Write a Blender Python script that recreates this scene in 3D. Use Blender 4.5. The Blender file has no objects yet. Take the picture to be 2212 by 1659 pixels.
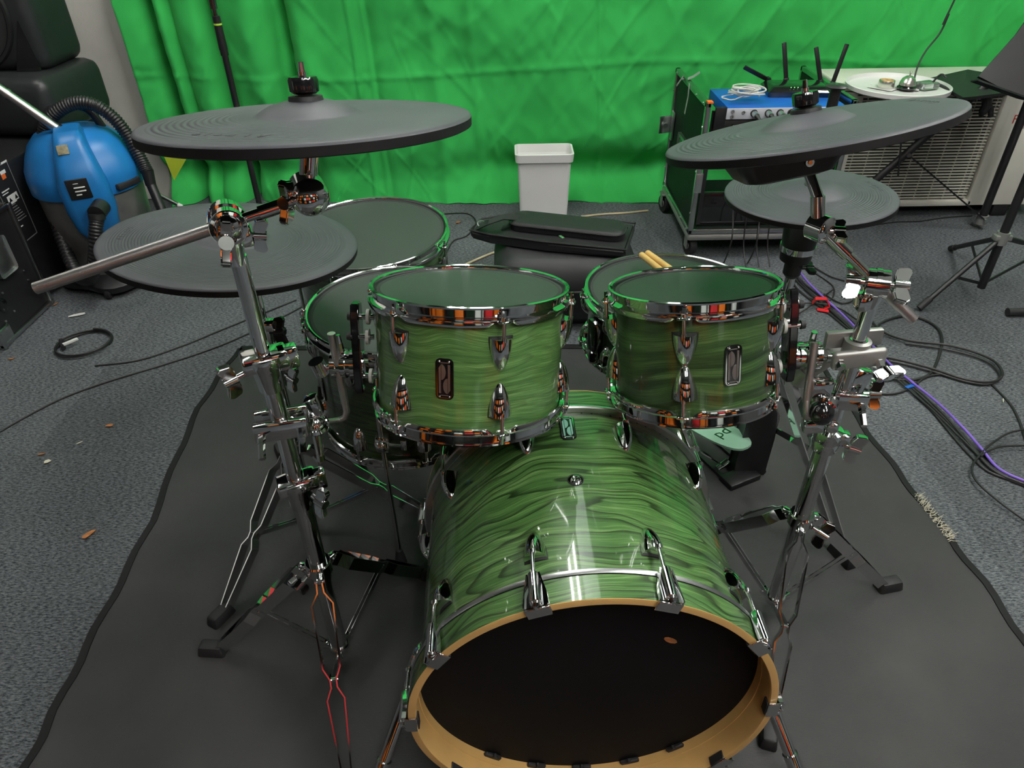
import bpy, bmesh, math, random
from mathutils import Vector as V, Matrix as M, Euler, noise
random.seed(7)
sc = bpy.context.scene
COL = sc.collection
PI = math.pi
R = math.radians
# ------------------------------------------------------------------ camera
W_, H_, F_ = 2212., 1659., 1533.
CH = 1.335                                  # camera height
NXP, NYP = 1140., 2950.                     # vanishing point of the verticals
RO = math.atan((NXP-W_/2)/(NYP-H_/2)); PT = math.atan(F_/math.hypot(NXP-W_/2, NYP-H_/2))
cam = bpy.data.cameras.new('camera'); co = bpy.data.objects.new('camera', cam); COL.objects.link(co)
cam.sensor_width = 36; cam.lens = F_*36/W_; cam.clip_start = .02; cam.clip_end = 50
rt = V((math.cos(RO), -math.sin(PT)*math.sin(RO), -math.cos(PT)*math.sin(RO)))
up = V((math.sin(RO), math.sin(PT)*math.cos(RO), math.cos(PT)*math.cos(RO)))
fw = V((0, math.cos(PT), -math.sin(PT)))
co.matrix_world = M(((rt.x, up.x, -fw.x, 0), (rt.y, up.y, -fw.y, 0), (rt.z, up.z, -fw.z, CH), (0, 0, 0, 1)))
sc.camera = co
sc.view_settings.view_transform = 'Standard'; sc.view_settings.look = 'None'
sc.view_settings.exposure = 0.12; sc.view_settings.gamma = 1; sc.view_settings.use_curve_mapping = False
w = bpy.data.worlds.new('world'); sc.world = w; w.use_nodes = True
w.node_tree.nodes['Background'].inputs[0].default_value = (.8, .9, 1, 1); w.node_tree.nodes['Background'].inputs[1].default_value = .05
sc.cycles.max_bounces = 8; sc.cycles.glossy_bounces = 5; sc.cycles.diffuse_bounces = 3
sc.cycles.use_denoising = True; sc.cycles.sample_clamp_indirect = 6; sc.cycles.caustics_reflective = False; sc.cycles.caustics_refractive = False

def ray(px, py):
    u = px-W_/2; v = py-H_/2; c, s = math.cos(RO), math.sin(RO)
    a = (u*c-v*s)/F_; b = (u*s+v*c)/F_
    return V((a, math.cos(PT)-math.sin(PT)*b, -(math.sin(PT)+math.cos(PT)*b)))
def G(px, py, z=0.):
    d = ray(px, py); return V((0, 0, CH))+d*((z-CH)/d.z)
def Yp(px, py, y):
    d = ray(px, py); return V((0, 0, CH))+d*(y/d.y)

# ------------------------------------------------------------------ lamps of the room (ceiling tubes)
LAMPS = [(1.35, .75, 0), (.30, -.75, 0), (-1.75, 2.2, 1), (2.1, 2.2, 0), (1.6, -.6, 0), (-.25, 2.25, 0)]
LAMP_E = 85.

# ------------------------------------------------------------------ materials
MATS = {}
def nn(t, k, **kw):
    n = t.nodes.new(k)
    for a, b in kw.items(): setattr(n, a, b)
    return n
def mat(name, col, rough=.5, metal=0., coat=0., emit=None, es=1., bump=None, var=None, spec=.5, trans=0., alpha=1., sheen=0.):
    """bump=(scale,strength,dist,stretch) var=(scale,amount)"""
    m = bpy.data.materials.new(name); m.use_nodes = True; t = m.node_tree; b = t.nodes['Principled BSDF']; L = t.links.new
    b.inputs['Base Color'].default_value = (*col, 1); b.inputs['Roughness'].default_value = rough; b.inputs['Metallic'].default_value = metal
    b.inputs['Coat Weight'].default_value = coat; b.inputs['Coat Roughness'].default_value = .04; b.inputs['Specular IOR Level'].default_value = spec
    b.inputs['Transmission Weight'].default_value = trans; b.inputs['Sheen Weight'].default_value = sheen
    if emit: b.inputs['Emission Color'].default_value = (*emit, 1); b.inputs['Emission Strength'].default_value = es
    tc = nn(t, 'ShaderNodeTexCoord')
    if bump:
        mp = nn(t, 'ShaderNodeMapping'); mp.inputs['Scale'].default_value = bump[3] if len(bump) > 3 else (1, 1, 1)
        n = nn(t, 'ShaderNodeTexNoise'); n.inputs['Scale'].default_value = bump[0]; n.inputs['Detail'].default_value = 4
        bp = nn(t, 'ShaderNodeBump'); bp.inputs['Strength'].default_value = bump[1]; bp.inputs['Distance'].default_value = bump[2]
        L(tc.outputs['Object'], mp.inputs[0]); L(mp.outputs[0], n.inputs[0]); L(n.outputs[0], bp.inputs['Height']); L(bp.outputs[0], b.inputs['Normal'])
    v = var or (9., .12)
    n = nn(t, 'ShaderNodeTexNoise'); n.inputs['Scale'].default_value = v[0]; n.inputs['Detail'].default_value = 5
    mr = nn(t, 'ShaderNodeMapRange'); mr.inputs[1].default_value = .3; mr.inputs[2].default_value = .7; mr.inputs[3].default_value = 1-v[1]; mr.inputs[4].default_value = 1+v[1]
    hs = nn(t, 'ShaderNodeHueSaturation'); hs.inputs['Color'].default_value = (*col, 1)
    L(tc.outputs['Object'], n.inputs[0]); L(n.outputs[0], mr.inputs[0]); L(mr.outputs[0], hs.inputs['Value']); L(hs.outputs[0], b.inputs['Base Color'])
    MATS[name] = m; return m

chrome = mat('chrome', (.83, .83, .84), .055, 1., var=(4, .03))
chromek = mat('knurled chrome', (.55, .53, .52), .33, 1., bump=(900, .6, .0006))
steel = mat('brushed aluminium', (.62, .63, .63), .32, 1., bump=(60, .15, .0004, (1, 1, 12)))
castm = mat('cast metal', (.42, .42, .40), .45, .75, bump=(180, .2, .0005))
dchrome = mat('black nickel', (.22, .22, .23), .12, 1.)
blk = mat('black plastic', (.012, .012, .013), .38, bump=(300, .1, .0004))
blkg = mat('gloss black', (.008, .008, .009), .12, coat=.6)
blkr = mat('black rubber', (.013, .013, .014), .62)
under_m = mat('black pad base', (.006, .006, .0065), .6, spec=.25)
blkp = mat('black powder coat', (.010, .010, .011), .42)
blkf = mat('black nylon fabric', (.008, .008, .0095), .55, bump=(900, .5, .0006), sheen=.02)
cable_m = mat('cable black', (.014, .014, .015), .5)
purple_m = mat('purple sleeve', (.22, .12, .60), .45)
cream_c = mat('cream cable', (.62, .52, .33), .55)
white_p = mat('white plastic', (.84, .83, .81), .38, var=(3, .05), bump=(60, .08, .001))
white_g = mat('white cable', (.72, .71, .66), .4)
ac_m = mat('aged cream casing', (.74, .73, .64), .45, var=(2.4, .16), bump=(80, .1, .0008))
ac_d = mat('dark condenser coil', (.035, .033, .03), .6, bump=(200, .6, .002, (1, 1, .1)))
blue_v = mat('blue moulded plastic', (.012, .17, .46), .36, var=(5, .25), bump=(60, .08, .001))
tank_m = mat('dirty grey drum', (.10, .10, .095), .35, coat=.2, var=(6, .6))
blue_r = mat('blue painted steel', (.015, .12, .50), .35)
panel_w = mat('pale front panel', (.60, .63, .68), .4)
red_m = mat('red velcro', (.62, .015, .02), .7)
orange_m = mat('orange plastic', (.85, .18, .01), .5)
oran_l = mat('orange sticker', (.85, .16, .03), .5)
white_t = mat('white print', (.75, .75, .72), .6)
grey_t = mat('grey print', (.20, .20, .20), .6)
emb_m = mat('embossed rubber', (.030, .031, .034), .6)
fuji_m = mat('red print', (.55, .05, .03), .5)
yel_m = mat('yellow tape', (.55, .68, .05), .5)
lime_m = mat('lime cable clip', (.45, .75, .06), .4)
tin_m = mat('tin', (.7, .68, .62), .25, .9)
leaf_m = mat('dry leaf', (.42, .16, .05), .7, var=(60, .4))
crumb_m = mat('pale crumb', (.7, .66, .52), .7)
drumstick_m = mat('hickory', (.78, .50, .17), .42, bump=(60, .1, .0004, (1, 1, .05)), var=(30, .1))
gum_m = mat('clear rubber washer', (.55, .55, .52), .3)
maple = mat('maple ply', (.68, .42, .15), .32, var=(7, .14), bump=(30, .05, .0005, (1, 1, .2)))
wall_m = mat('painted wall', (.07, .07, .07), .8, bump=(30, .2, .002))
col_m = mat('painted brick column', (.80, .78, .71), .75, bump=(22, .5, .006), var=(5, .06))
ceil_m = mat('ceiling', (.36, .36, .35), .85)
green_lam = mat('dark laminate', (.008, .012, .010), .50, spec=.12, var=(4, .3))
grille_m = mat('perforated grille', (.008, .008, .009), .6, bump=(700, 1., .002))
moulded = mat('moulded speaker cabinet', (.016, .018, .019), .42, bump=(160, .25, .001))
alu_frame = mat('case aluminium extrusion', (.55, .57, .56), .25, 1., bump=(40, .2, .0006, (1, 1, 8)))
hoopk = mat('mint inlay', (.30, .62, .50), .3)
footm = mat('mint footboard', (.33, .56, .42), .35, var=(20, .06))
panelm = mat('dim light panel', (.8, .8, .8), .5, emit=(.95, 1, .97), es=2.2)
lampm = mat('fluorescent tube', (1, 1, 1), .5, emit=(1, .985, .95), es=LAMP_E)

def mk_wood(name, bandk, bandn, finek):
    m = bpy.data.materials.new(name); m.use_nodes = True; t = m.node_tree; b = t.nodes['Principled BSDF']; L = t.links.new
    tc = nn(t, 'ShaderNodeTexCoord'); oi = nn(t, 'ShaderNodeObjectInfo')
    sh = nn(t, 'ShaderNodeVectorMath', operation='ADD')
    cx = nn(t, 'ShaderNodeCombineXYZ'); L(oi.outputs['Random'], cx.inputs[2]); sc3 = nn(t, 'ShaderNodeVectorMath', operation='SCALE'); sc3.inputs['Scale'].default_value = 3.; L(cx.outputs[0], sc3.inputs[0])
    L(tc.outputs['Object'], sh.inputs[0]); L(sc3.outputs[0], sh.inputs[1])
    # low frequency warp of the axial coordinate
    n0 = nn(t, 'ShaderNodeTexNoise'); n0.inputs['Scale'].default_value = 4.2; n0.inputs['Detail'].default_value = 2
    L(sh.outputs[0], n0.inputs[0])
    sx = nn(t, 'ShaderNodeSeparateXYZ'); L(sh.outputs[0], sx.inputs[0])
    wz = nn(t, 'ShaderNodeMath', operation='MULTIPLY_ADD'); wz.inputs[1].default_value = .10; L(n0.outputs[0], wz.inputs[0]); L(sx.outputs[2], wz.inputs[2])
    cb = nn(t, 'ShaderNodeCombineXYZ'); L(sx.outputs[0], cb.inputs[0]); L(sx.outputs[1], cb.inputs[1]); L(wz.outputs[0], cb.inputs[2])
    def streak(scale, st, det):
        mp = nn(t, 'ShaderNodeMapping'); mp.inputs['Scale'].default_value = st; L(cb.outputs[0], mp.inputs[0])
        n = nn(t, 'ShaderNodeTexNoise'); n.inputs['Scale'].default_value = scale; n.inputs['Detail'].default_value = det; n.inputs['Roughness'].default_value = .6; L(mp.outputs[0], n.inputs[0]); return n
    fine = streak(finek, (.8, .8, 30), 6); band = streak(2.0, (.75, .75, 6.5), 2.2); med = streak(5, (.6, .6, 18), 5)
    r1 = nn(t, 'ShaderNodeValToRGB'); e = r1.color_ramp.elements
    e[0].position = .3; e[0].color = (.024, .078, .022, 1); e[1].position = .72; e[1].color = (.255, .415, .15, 1)
    x = r1.color_ramp.elements.new(.5); x.color = (.075, .180, .046, 1)
    mx = nn(t, 'ShaderNodeMix', data_type='FLOAT'); mx.inputs[0].default_value = .62; L(med.outputs[0], mx.inputs[2]); L(fine.outputs[0], mx.inputs[3])
    L(mx.outputs[0], r1.inputs[0])
    mk = nn(t, 'ShaderNodeMath', operation='MULTIPLY'); mk.inputs[1].default_value = bandn; L(band.outputs[0], mk.inputs[0])
    fr = nn(t, 'ShaderNodeMath', operation='FRACT'); L(mk.outputs[0], fr.inputs[0])
    r2 = nn(t, 'ShaderNodeValToRGB'); e = r2.color_ramp.elements; e[0].position = 0.; e[0].color = (.85, .85, .85, 1); e[1].position = 1.; e[1].color = (1, 1, 1, 1)
    for p_, c_ in ((.05, .14), (.12, .22), (.26, .66), (.50, 1.)):
        x = r2.color_ramp.elements.new(p_); x.color = (c_, c_*1.04, c_, 1)
    L(fr.outputs[0], r2.inputs[0])
    mm = nn(t, 'ShaderNodeMix', data_type='RGBA', blend_type='MULTIPLY'); mm.inputs[0].default_value = bandk
    L(r1.outputs[0], mm.inputs[6]); L(r2.outputs[0], mm.inputs[7]); 
    # per-drum value: stain depth, and dimmer light put into the smaller tom's colour
    hs = nn(t, 'ShaderNodeHueSaturation'); L(mm.outputs[2], hs.inputs['Color']); L(oi.outputs['Color'], hs.inputs['Value'])
    L(hs.outputs[0], b.inputs['Base Color'])
    b.inputs['Roughness'].default_value = .35; b.inputs['Coat Weight'].default_value = 1.; b.inputs['Coat Roughness'].default_value = .035; b.inputs['Coat IOR'].default_value = 1.55
    MATS['wood'] = m; return m
wood = mk_wood('green stained lacquered ash', .88, 12., 16)
wood_fine = mk_wood('green stained lacquer fine grain', .32, 15., 24)
wood_broad = mk_wood('dark green stained lacquer', .62, 5., 18)

def mk_carpet():
    m = bpy.data.materials.new('carpet tiles'); m.use_nodes = True; t = m.node_tree; b = t.nodes['Principled BSDF']; L = t.links.new
    tc = nn(t, 'ShaderNodeTexCoord')
    def fib(rot):
        mp = nn(t, 'ShaderNodeMapping'); mp.inputs['Rotation'].default_value = (0, 0, rot); mp.inputs['Scale'].default_value = (.32, 1, 1); L(tc.outputs['Object'], mp.inputs[0])
        n = nn(t, 'ShaderNodeTexNoise'); n.inputs['Scale'].default_value = 270; n.inputs['Detail'].default_value = 3; n.inputs['Roughness'].default_value = .75; L(mp.outputs[0], n.inputs[0]); return n
    a, c = fib(R(4)), fib(R(58))
    mpt = nn(t, 'ShaderNodeMapping'); mpt.inputs['Location'].default_value = (.12, .21, 0); L(tc.outputs['Object'], mpt.inputs[0])
    ch = nn(t, 'ShaderNodeTexChecker'); ch.inputs['Scale'].default_value = 2.; L(mpt.outputs[0], ch.inputs[0])
    mx = nn(t, 'ShaderNodeMix', data_type='FLOAT'); L(ch.outputs['Fac'], mx.inputs[0]); L(a.outputs[0], mx.inputs[2]); L(c.outputs[0], mx.inputs[3])
    r = nn(t, 'ShaderNodeValToRGB'); e = r.color_ramp.elements; e[0].position = .36; e[0].color = (.020, .024, .029, 1); e[1].position = .66; e[1].color = (.185, .20, .21, 1)
    L(mx.outputs[0], r.inputs[0])
    g = nn(t, 'ShaderNodeTexNoise'); g.inputs['Scale'].default_value = 1.6; g.inputs['Detail'].default_value = 3; L(tc.outputs['Object'], g.inputs[0])
    mr = nn(t, 'ShaderNodeMapRange'); mr.inputs[1].default_value = .35; mr.inputs[2].default_value = .65; mr.inputs[3].default_value = .8; mr.inputs[4].default_value = 1.15; L(g.outputs[0], mr.inputs[0])
    vn = nn(t, 'ShaderNodeTexVoronoi'); vn.inputs['Scale'].default_value = 2.; vn.inputs['Randomness'].default_value = 0.; L(mpt.outputs[0], vn.inputs[0])
    sb = nn(t, 'ShaderNodeSeparateColor'); L(vn.outputs['Color'], sb.inputs[0])
    mr2 = nn(t, 'ShaderNodeMapRange'); mr2.inputs[3].default_value = .82; mr2.inputs[4].default_value = 1.12; L(sb.outputs[0], mr2.inputs[0])
    mu = nn(t, 'ShaderNodeMath', operation='MULTIPLY'); L(mr.outputs[0], mu.inputs[0]); L(mr2.outputs[0], mu.inputs[1])
    hs = nn(t, 'ShaderNodeHueSaturation'); L(r.outputs[0], hs.inputs['Color']); L(mu.outputs[0], hs.inputs['Value']); 
    L(hs.outputs[0], b.inputs['Base Color']); b.inputs['Roughness'].default_value = .95; b.inputs['Specular IOR Level'].default_value = .1
    bp = nn(t, 'ShaderNodeBump'); bp.inputs['Strength'].default_value = .8; bp.inputs['Distance'].default_value = .003; L(mx.outputs[0], bp.inputs['Height']); L(bp.outputs[0], b.inputs['Normal'])
    return m
carpet = mk_carpet()

def mk_mat_():
    m = bpy.data.materials.new('black woven mat'); m.use_nodes = True; t = m.node_tree; b = t.nodes['Principled BSDF']; L = t.links.new
    tc = nn(t, 'ShaderNodeTexCoord')
    mp = nn(t, 'ShaderNodeMapping'); mp.inputs['Scale'].default_value = (.25, 1, 1); L(tc.outputs['Object'], mp.inputs[0])
    wv = nn(t, 'ShaderNodeTexNoise'); wv.inputs['Scale'].default_value = 500; wv.inputs['Detail'].default_value = 2; L(mp.outputs[0], wv.inputs[0])
    g = nn(t, 'ShaderNodeTexNoise'); g.inputs['Scale'].default_value = 3.5; g.inputs['Detail'].default_value = 5; L(tc.outputs['Object'], g.inputs[0])
    r = nn(t, 'ShaderNodeValToRGB'); e = r.color_ramp.elements; e[0].position = .3; e[0].color = (.022, .023, .023, 1); e[1].position = .72; e[1].color = (.042, .042, .042, 1)
    L(g.outputs[0], r.inputs[0]); L(r.outputs[0], b.inputs['Base Color']); b.inputs['Roughness'].default_value = .62; b.inputs['Specular IOR Level'].default_value = .35
    bp = nn(t, 'ShaderNodeBump'); bp.inputs['Strength'].default_value = .35; bp.inputs['Distance'].default_value = .0008; L(wv.outputs[0], bp.inputs['Height'])
    b2 = nn(t, 'ShaderNodeBump'); b2.inputs['Strength'].default_value = .5; b2.inputs['Distance'].default_value = .006; L(g.outputs[0], b2.inputs['Height']); L(bp.outputs[0], b2.inputs['Normal']); L(b2.outputs[0], b.inputs['Normal'])
    return m
matm = mk_mat_()

def mk_curtain():
    m = bpy.data.materials.new('chroma green cloth'); m.use_nodes = True; t = m.node_tree; b = t.nodes['Principled BSDF']; L = t.links.new
    tc = nn(t, 'ShaderNodeTexCoord')
    def cr(rot, sc_, st, det=4):
        mp = nn(t, 'ShaderNodeMapping'); mp.inputs['Rotation'].default_value = (0, rot, 0); mp.inputs['Scale'].default_value = st; L(tc.outputs['Object'], mp.inputs[0])
        n = nn(t, 'ShaderNodeTexNoise'); n.inputs['Scale'].default_value = sc_; n.inputs['Detail'].default_value = det; n.inputs['Distortion'].default_value = .6; n.noise_type = 'RIDGED_MULTIFRACTAL'; L(mp.outputs[0], n.inputs[0]); return n
    a, c, d = cr(R(35), 3.2, (2.2, 1, .7)), cr(R(-30), 4.2, (1.9, 1, .7)), cr(0, 12, (1, 1, 1), 6)
    s1 = nn(t, 'ShaderNodeMath', operation='ADD'); L(a.outputs[0], s1.inputs[0]); L(c.outputs[0], s1.inputs[1])
    s2 = nn(t, 'ShaderNodeMath', operation='MULTIPLY_ADD'); s2.inputs[1].default_value = .25; L(d.outputs[0], s2.inputs[0]); L(s1.outputs[0], s2.inputs[2])
    bp = nn(t, 'ShaderNodeBump'); bp.inputs['Strength'].default_value = .4; bp.inputs['Distance'].default_value = .014; L(s2.outputs[0], bp.inputs['Height']); L(bp.outputs[0], b.inputs['Normal'])
    b.inputs['Base Color'].default_value = (.036, .43, .085, 1); b.inputs['Roughness'].default_value = .8; b.inputs['Specular IOR Level'].default_value = .2
    b.inputs['Sheen Weight'].default_value = .15; b.inputs['Sheen Tint'].default_value = (.5, 1, .6, 1)
    return m
curt_m = mk_curtain()

def mk_rings(name, masked, rr):
    m = bpy.data.materials.new(name); m.use_nodes = True; t = m.node_tree; b = t.nodes['Principled BSDF']; L = t.links.new
    tc = nn(t, 'ShaderNodeTexCoord'); sx = nn(t, 'ShaderNodeSeparateXYZ'); L(tc.outputs['Object'], sx.inputs[0])
    cb = nn(t, 'ShaderNodeCombineXYZ'); L(sx.outputs[0], cb.inputs[0]); L(sx.outputs[1], cb.inputs[1])
    ln = nn(t, 'ShaderNodeVectorMath', operation='LENGTH'); L(cb.outputs[0], ln.inputs[0])
    mu = nn(t, 'ShaderNodeMath', operation='MULTIPLY'); mu.inputs[1].default_value = 2*PI/(.0080 if masked else .0052); L(ln.outputs['Value'], mu.inputs[0])
    si = nn(t, 'ShaderNodeMath', operation='SINE'); L(mu.outputs[0], si.inputs[0])
    lo = nn(t, 'ShaderNodeMapRange'); lo.inputs[1].default_value = rr*.42; lo.inputs[2].default_value = rr*.5; L(ln.outputs['Value'], lo.inputs[0])
    hi = nn(t, 'ShaderNodeMapRange'); hi.inputs[1].default_value = rr*.93; hi.inputs[2].default_value = rr*.89; L(ln.outputs['Value'], hi.inputs[0])
    k = nn(t, 'ShaderNodeMath', operation='MULTIPLY'); L(lo.outputs[0], k.inputs[0]); L(hi.outputs[0], k.inputs[1])
    if masked:
        mk = nn(t, 'ShaderNodeMapRange'); mk.inputs[1].default_value = rr*.30; mk.inputs[2].default_value = -rr*.25; mk.inputs[3].default_value = .0; L(sx.outputs[0], mk.inputs[0])
        k2 = nn(t, 'ShaderNodeMath', operation='MULTIPLY'); L(k.outputs[0], k2.inputs[0]); L(mk.outputs[0], k2.inputs[1]); k = k2
    hgt = nn(t, 'ShaderNodeMath', operation='MULTIPLY'); L(si.outputs[0], hgt.inputs[0]); L(k.outputs[0], hgt.inputs[1])
    bp = nn(t, 'ShaderNodeBump'); bp.inputs['Strength'].default_value = 1.; bp.inputs['Distance'].default_value = .00075 if masked else .0004; L(hgt.outputs[0], bp.inputs['Height'])
    n = nn(t, 'ShaderNodeTexNoise'); n.inputs['Scale'].default_value = 700; L(tc.outputs['Object'], n.inputs[0])
    b2 = nn(t, 'ShaderNodeBump'); b2.inputs['Strength'].default_value = .25; b2.inputs['Distance'].default_value = .0004; L(n.outputs[0], b2.inputs['Height']); L(bp.outputs[0], b2.inputs['Normal']); L(b2.outputs[0], b.inputs['Normal'])
    g = nn(t, 'ShaderNodeTexNoise'); g.inputs['Scale'].default_value = 9; g.inputs['Detail'].default_value = 5; L(tc.outputs['Object'], g.inputs[0])
    r = nn(t, 'ShaderNodeValToRGB'); e = r.color_ramp.elements; e[0].position = .3; e[0].color = (.036, .039, .046, 1); e[1].position = .75; e[1].color = (.054, .058, .066, 1); L(g.outputs[0], r.inputs[0])
    L(r.outputs[0], b.inputs['Base Color']); b.inputs['Roughness'].default_value = .55; b.inputs['Specular IOR Level'].default_value = .45
    return m

def mk_head():
    m = bpy.data.materials.new('black mesh drumhead'); m.use_nodes = True; t = m.node_tree; b = t.nodes['Principled BSDF']; L = t.links.new
    tc = nn(t, 'ShaderNodeTexCoord'); mp = nn(t, 'ShaderNodeMapping'); mp.inputs['Rotation'].default_value = (0, 0, R(20)); L(tc.outputs['Object'], mp.inputs[0])
    ck = nn(t, 'ShaderNodeTexChecker'); ck.inputs['Scale'].default_value = 520; L(mp.outputs[0], ck.inputs[0])
    b.inputs['Base Color'].default_value = (.026, .030, .029, 1); b.inputs['Roughness'].default_value = .46; b.inputs['Specular IOR Level'].default_value = .6
    bp = nn(t, 'ShaderNodeBump'); bp.inputs['Strength'].default_value = .35; bp.inputs['Distance'].default_value = .0004; L(ck.outputs['Fac'], bp.inputs['Height']); L(bp.outputs[0], b.inputs['Normal'])
    return m
headm = mk_head()
kheadm = mat('black bass mesh', (.0035, .0035, .0042), .7, spec=.2, bump=(400, .2, .0004))

# ------------------------------------------------------------------ mesh helpers
MW = {}
def basis(a):
    a = V(a).normalized(); u = V((0, 0, 1)) if abs(a.z) < .9 else V((1, 0, 0))
    x = u.cross(a).normalized(); return x, a.cross(x).normalized(), a
class MB:
    def __init__(s): s.bm = bmesh.new()
    def ringface(s, A, B, closed=True):
        n = len(A)
        for i in range(n if closed else n-1):
            j = (i+1) % n
            try: s.bm.faces.new((A[i], A[j], B[j], B[i]))
            except ValueError: pass
    def tube(s, p, q, r0, r1=None, n=16, caps=True):
        p, q = V(p), V(q); r1 = r0 if r1 is None else r1; x, y, a = basis(q-p)
        A = [s.bm.verts.new(p+(x*math.cos(t)+y*math.sin(t))*r0) for t in [2*PI*i/n for i in range(n)]]
        B = [s.bm.verts.new(q+(x*math.cos(t)+y*math.sin(t))*r1) for t in [2*PI*i/n for i in range(n)]]
        s.ringface(A, B)
        if caps: s.bm.faces.new(A[::-1]); s.bm.faces.new(B)
        return s
    def path(s, pts, r, n=8, smooth=0, closed=False):
        P = [V(p) for p in pts]
        if smooth:
            Q = []; m_ = len(P)
            for i in range(m_ if closed else m_-1):
                g = (lambda k: P[k % m_]) if closed else (lambda k: P[max(0, min(m_-1, k))])
                a, b, c, d = g(i-1), g(i), g(i+1), g(i+2)
                for k in range(smooth):
                    t = k/smooth; Q.append(.5*((2*b)+(c-a)*t+(2*a-5*b+4*c-d)*t*t+(3*b-a-3*c+d)*t**3))
            if not closed: Q.append(P[-1])
            P = Q
        m_ = len(P); prev = None; rings = []
        rr = r if callable(r) else (lambda t: r)
        for i, p in enumerate(P):
            a = (P[(i+1) % m_]-P[i-1]) if (closed or 0 < i < m_-1) else (P[1]-P[0] if i == 0 else P[-1]-P[-2])
            if a.length < 1e-9: a = V((0, 0, 1))
            a.normalize()
            x = basis(a)[0] if prev is None else (prev-a*prev.dot(a))
            if x.length < 1e-6: x = basis(a)[0]
            x.normalize(); prev = x; y = a.cross(x); ra = rr(i/(m_-1))
            rings.append([s.bm.verts.new(p+(x*math.cos(t)+y*math.sin(t))*ra) for t in [2*PI*k/n for k in range(n)]])
        for i in range(m_-1): s.ringface(rings[i], rings[i+1])
        if closed: s.ringface(rings[-1], rings[0])
        else: s.bm.faces.new(rings[0][::-1]); s.bm.faces.new(rings[-1])
        return s
    def lathe(s, prof, o=(0, 0, 0), ax=(0, 0, 1), n=64, closed=False, fn=None):
        o = V(o)
        if tuple(ax) == (0, 0, 1): x, y, a = V((1, 0, 0)), V((0, 1, 0)), V((0, 0, 1))
        else: x, y, a = basis(ax)
        rings = []
        for (r, h) in prof:
            if r < 1e-6: rings.append([s.bm.verts.new(o+a*h)])
            else:
                rg = []
                for i in range(n):
                    t = 2*PI*i/n; rr, hh = fn(r, h, t) if fn else (r, h)
                    rg.append(s.bm.verts.new(o+(x*math.cos(t)+y*math.sin(t))*rr+a*hh))
                rings.append(rg)
        m_ = len(rings)
        for i in range(m_ if closed else m_-1):
            A, B = rings[i], rings[(i+1) % m_]
            if len(A) == 1 and len(B) == 1: continue
            if len(A) == 1:
                for k in range(n): s.bm.faces.new((A[0], B[(k+1) % n], B[k]))
            elif len(B) == 1:
                for k in range(n): s.bm.faces.new((A[k], A[(k+1) % n], B[0]))
            else: s.ringface(A, B)
        return s
    def box(s, c, size, rot=None, bev=0., seg=2, taper=1.):
        c = V(c); h = V(size)/2; rot = rot.to_3x3() if rot is not None else M.Identity(3)
        vs = []
        for i in (-1, 1):
            for j in (-1, 1):
                for k in (-1, 1):
                    f = taper if k > 0 else 1.
                    vs.append(s.bm.verts.new(c+rot@V((i*h.x*f, j*h.y*f, k*h.z))))
        fs = [s.bm.faces.new([vs[i] for i in q]) for q in ((0, 1, 3, 2), (4, 6, 7, 5), (0, 4, 5, 1), (2, 3, 7, 6), (0, 2, 6, 4), (1, 5, 7, 3))]
        if bev > 0:
            es = list({e for f in fs for e in f.edges})
            bmesh.ops.bevel(s.bm, geom=es, offset=bev, segments=seg, affect='EDGES', profile=.5)
        return s
    def prism(s, pts, depth, frame):
        """2D outline in frame (x,y), extruded along frame z"""
        A = [s.bm.verts.new(frame@V((p[0], p[1], 0))) for p in pts]; B = [s.bm.verts.new(frame@V((p[0], p[1], depth))) for p in pts]
        s.ringface(A, B)
        try: s.bm.faces.new(A[::-1]); s.bm.faces.new(B)
        except ValueError: pass
        return s
    def sphere(s, c, r, sc_=(1, 1, 1), u=20, v=12, rot=None):
        mt = M.Translation(V(c)) @ (rot.to_4x4() if rot is not None else M.Identity(4)) @ M.Diagonal((*[r*k for k in sc_], 1))
        bmesh.ops.create_uvsphere(s.bm, u_segments=u, v_segments=v, radius=1, matrix=mt); return s
    def ribbon(s, pts, w_, t_, wd):
        """flat strip along pts: width w_ along wd, thickness t_"""
        P = [V(p) for p in pts]; wd = V(wd).normalized(); rings = []
        for i, p in enumerate(P):
            a = (P[min(i+1, len(P)-1)]-P[max(i-1, 0)]).normalized(); q = a.cross(wd).normalized()
            rings.append([s.bm.verts.new(p+wd*(w_/2*i1)+q*(t_/2*i2)) for i1, i2 in ((-1, -1), (1, -1), (1, 1), (-1, 1))])
        for i in range(len(P)-1): s.ringface(rings[i], rings[i+1])
        s.bm.faces.new(rings[0][::-1]); s.bm.faces.new(rings[-1]); return s
    def bullet(s, o, ax, nr, w_, L_, pr, n=14, m_=10):
        """half bullet: flat end at o, tip at o+ax*L_, standing pr proud along nr"""
        o, ax, nr = V(o), V(ax).normalized(), V(nr).normalized(); sd = ax.cross(nr)
        rings = []
        for i in range(m_+1):
            t = i/m_; f = max(0., 1-t**2.1)**.62 if t < 1 else 0.
            rings.append([s.bm.verts.new(o+ax*(t*L_)+nr*(pr*f*math.cos(th)-.004)+sd*(w_*f*math.sin(th))) for th in [R(-95)+R(190)*k/n for k in range(n+1)]])
        for i in range(m_): s.ringface(rings[i], rings[i+1], False)
        s.bm.faces.new(rings[0][::-1]); return s
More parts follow.
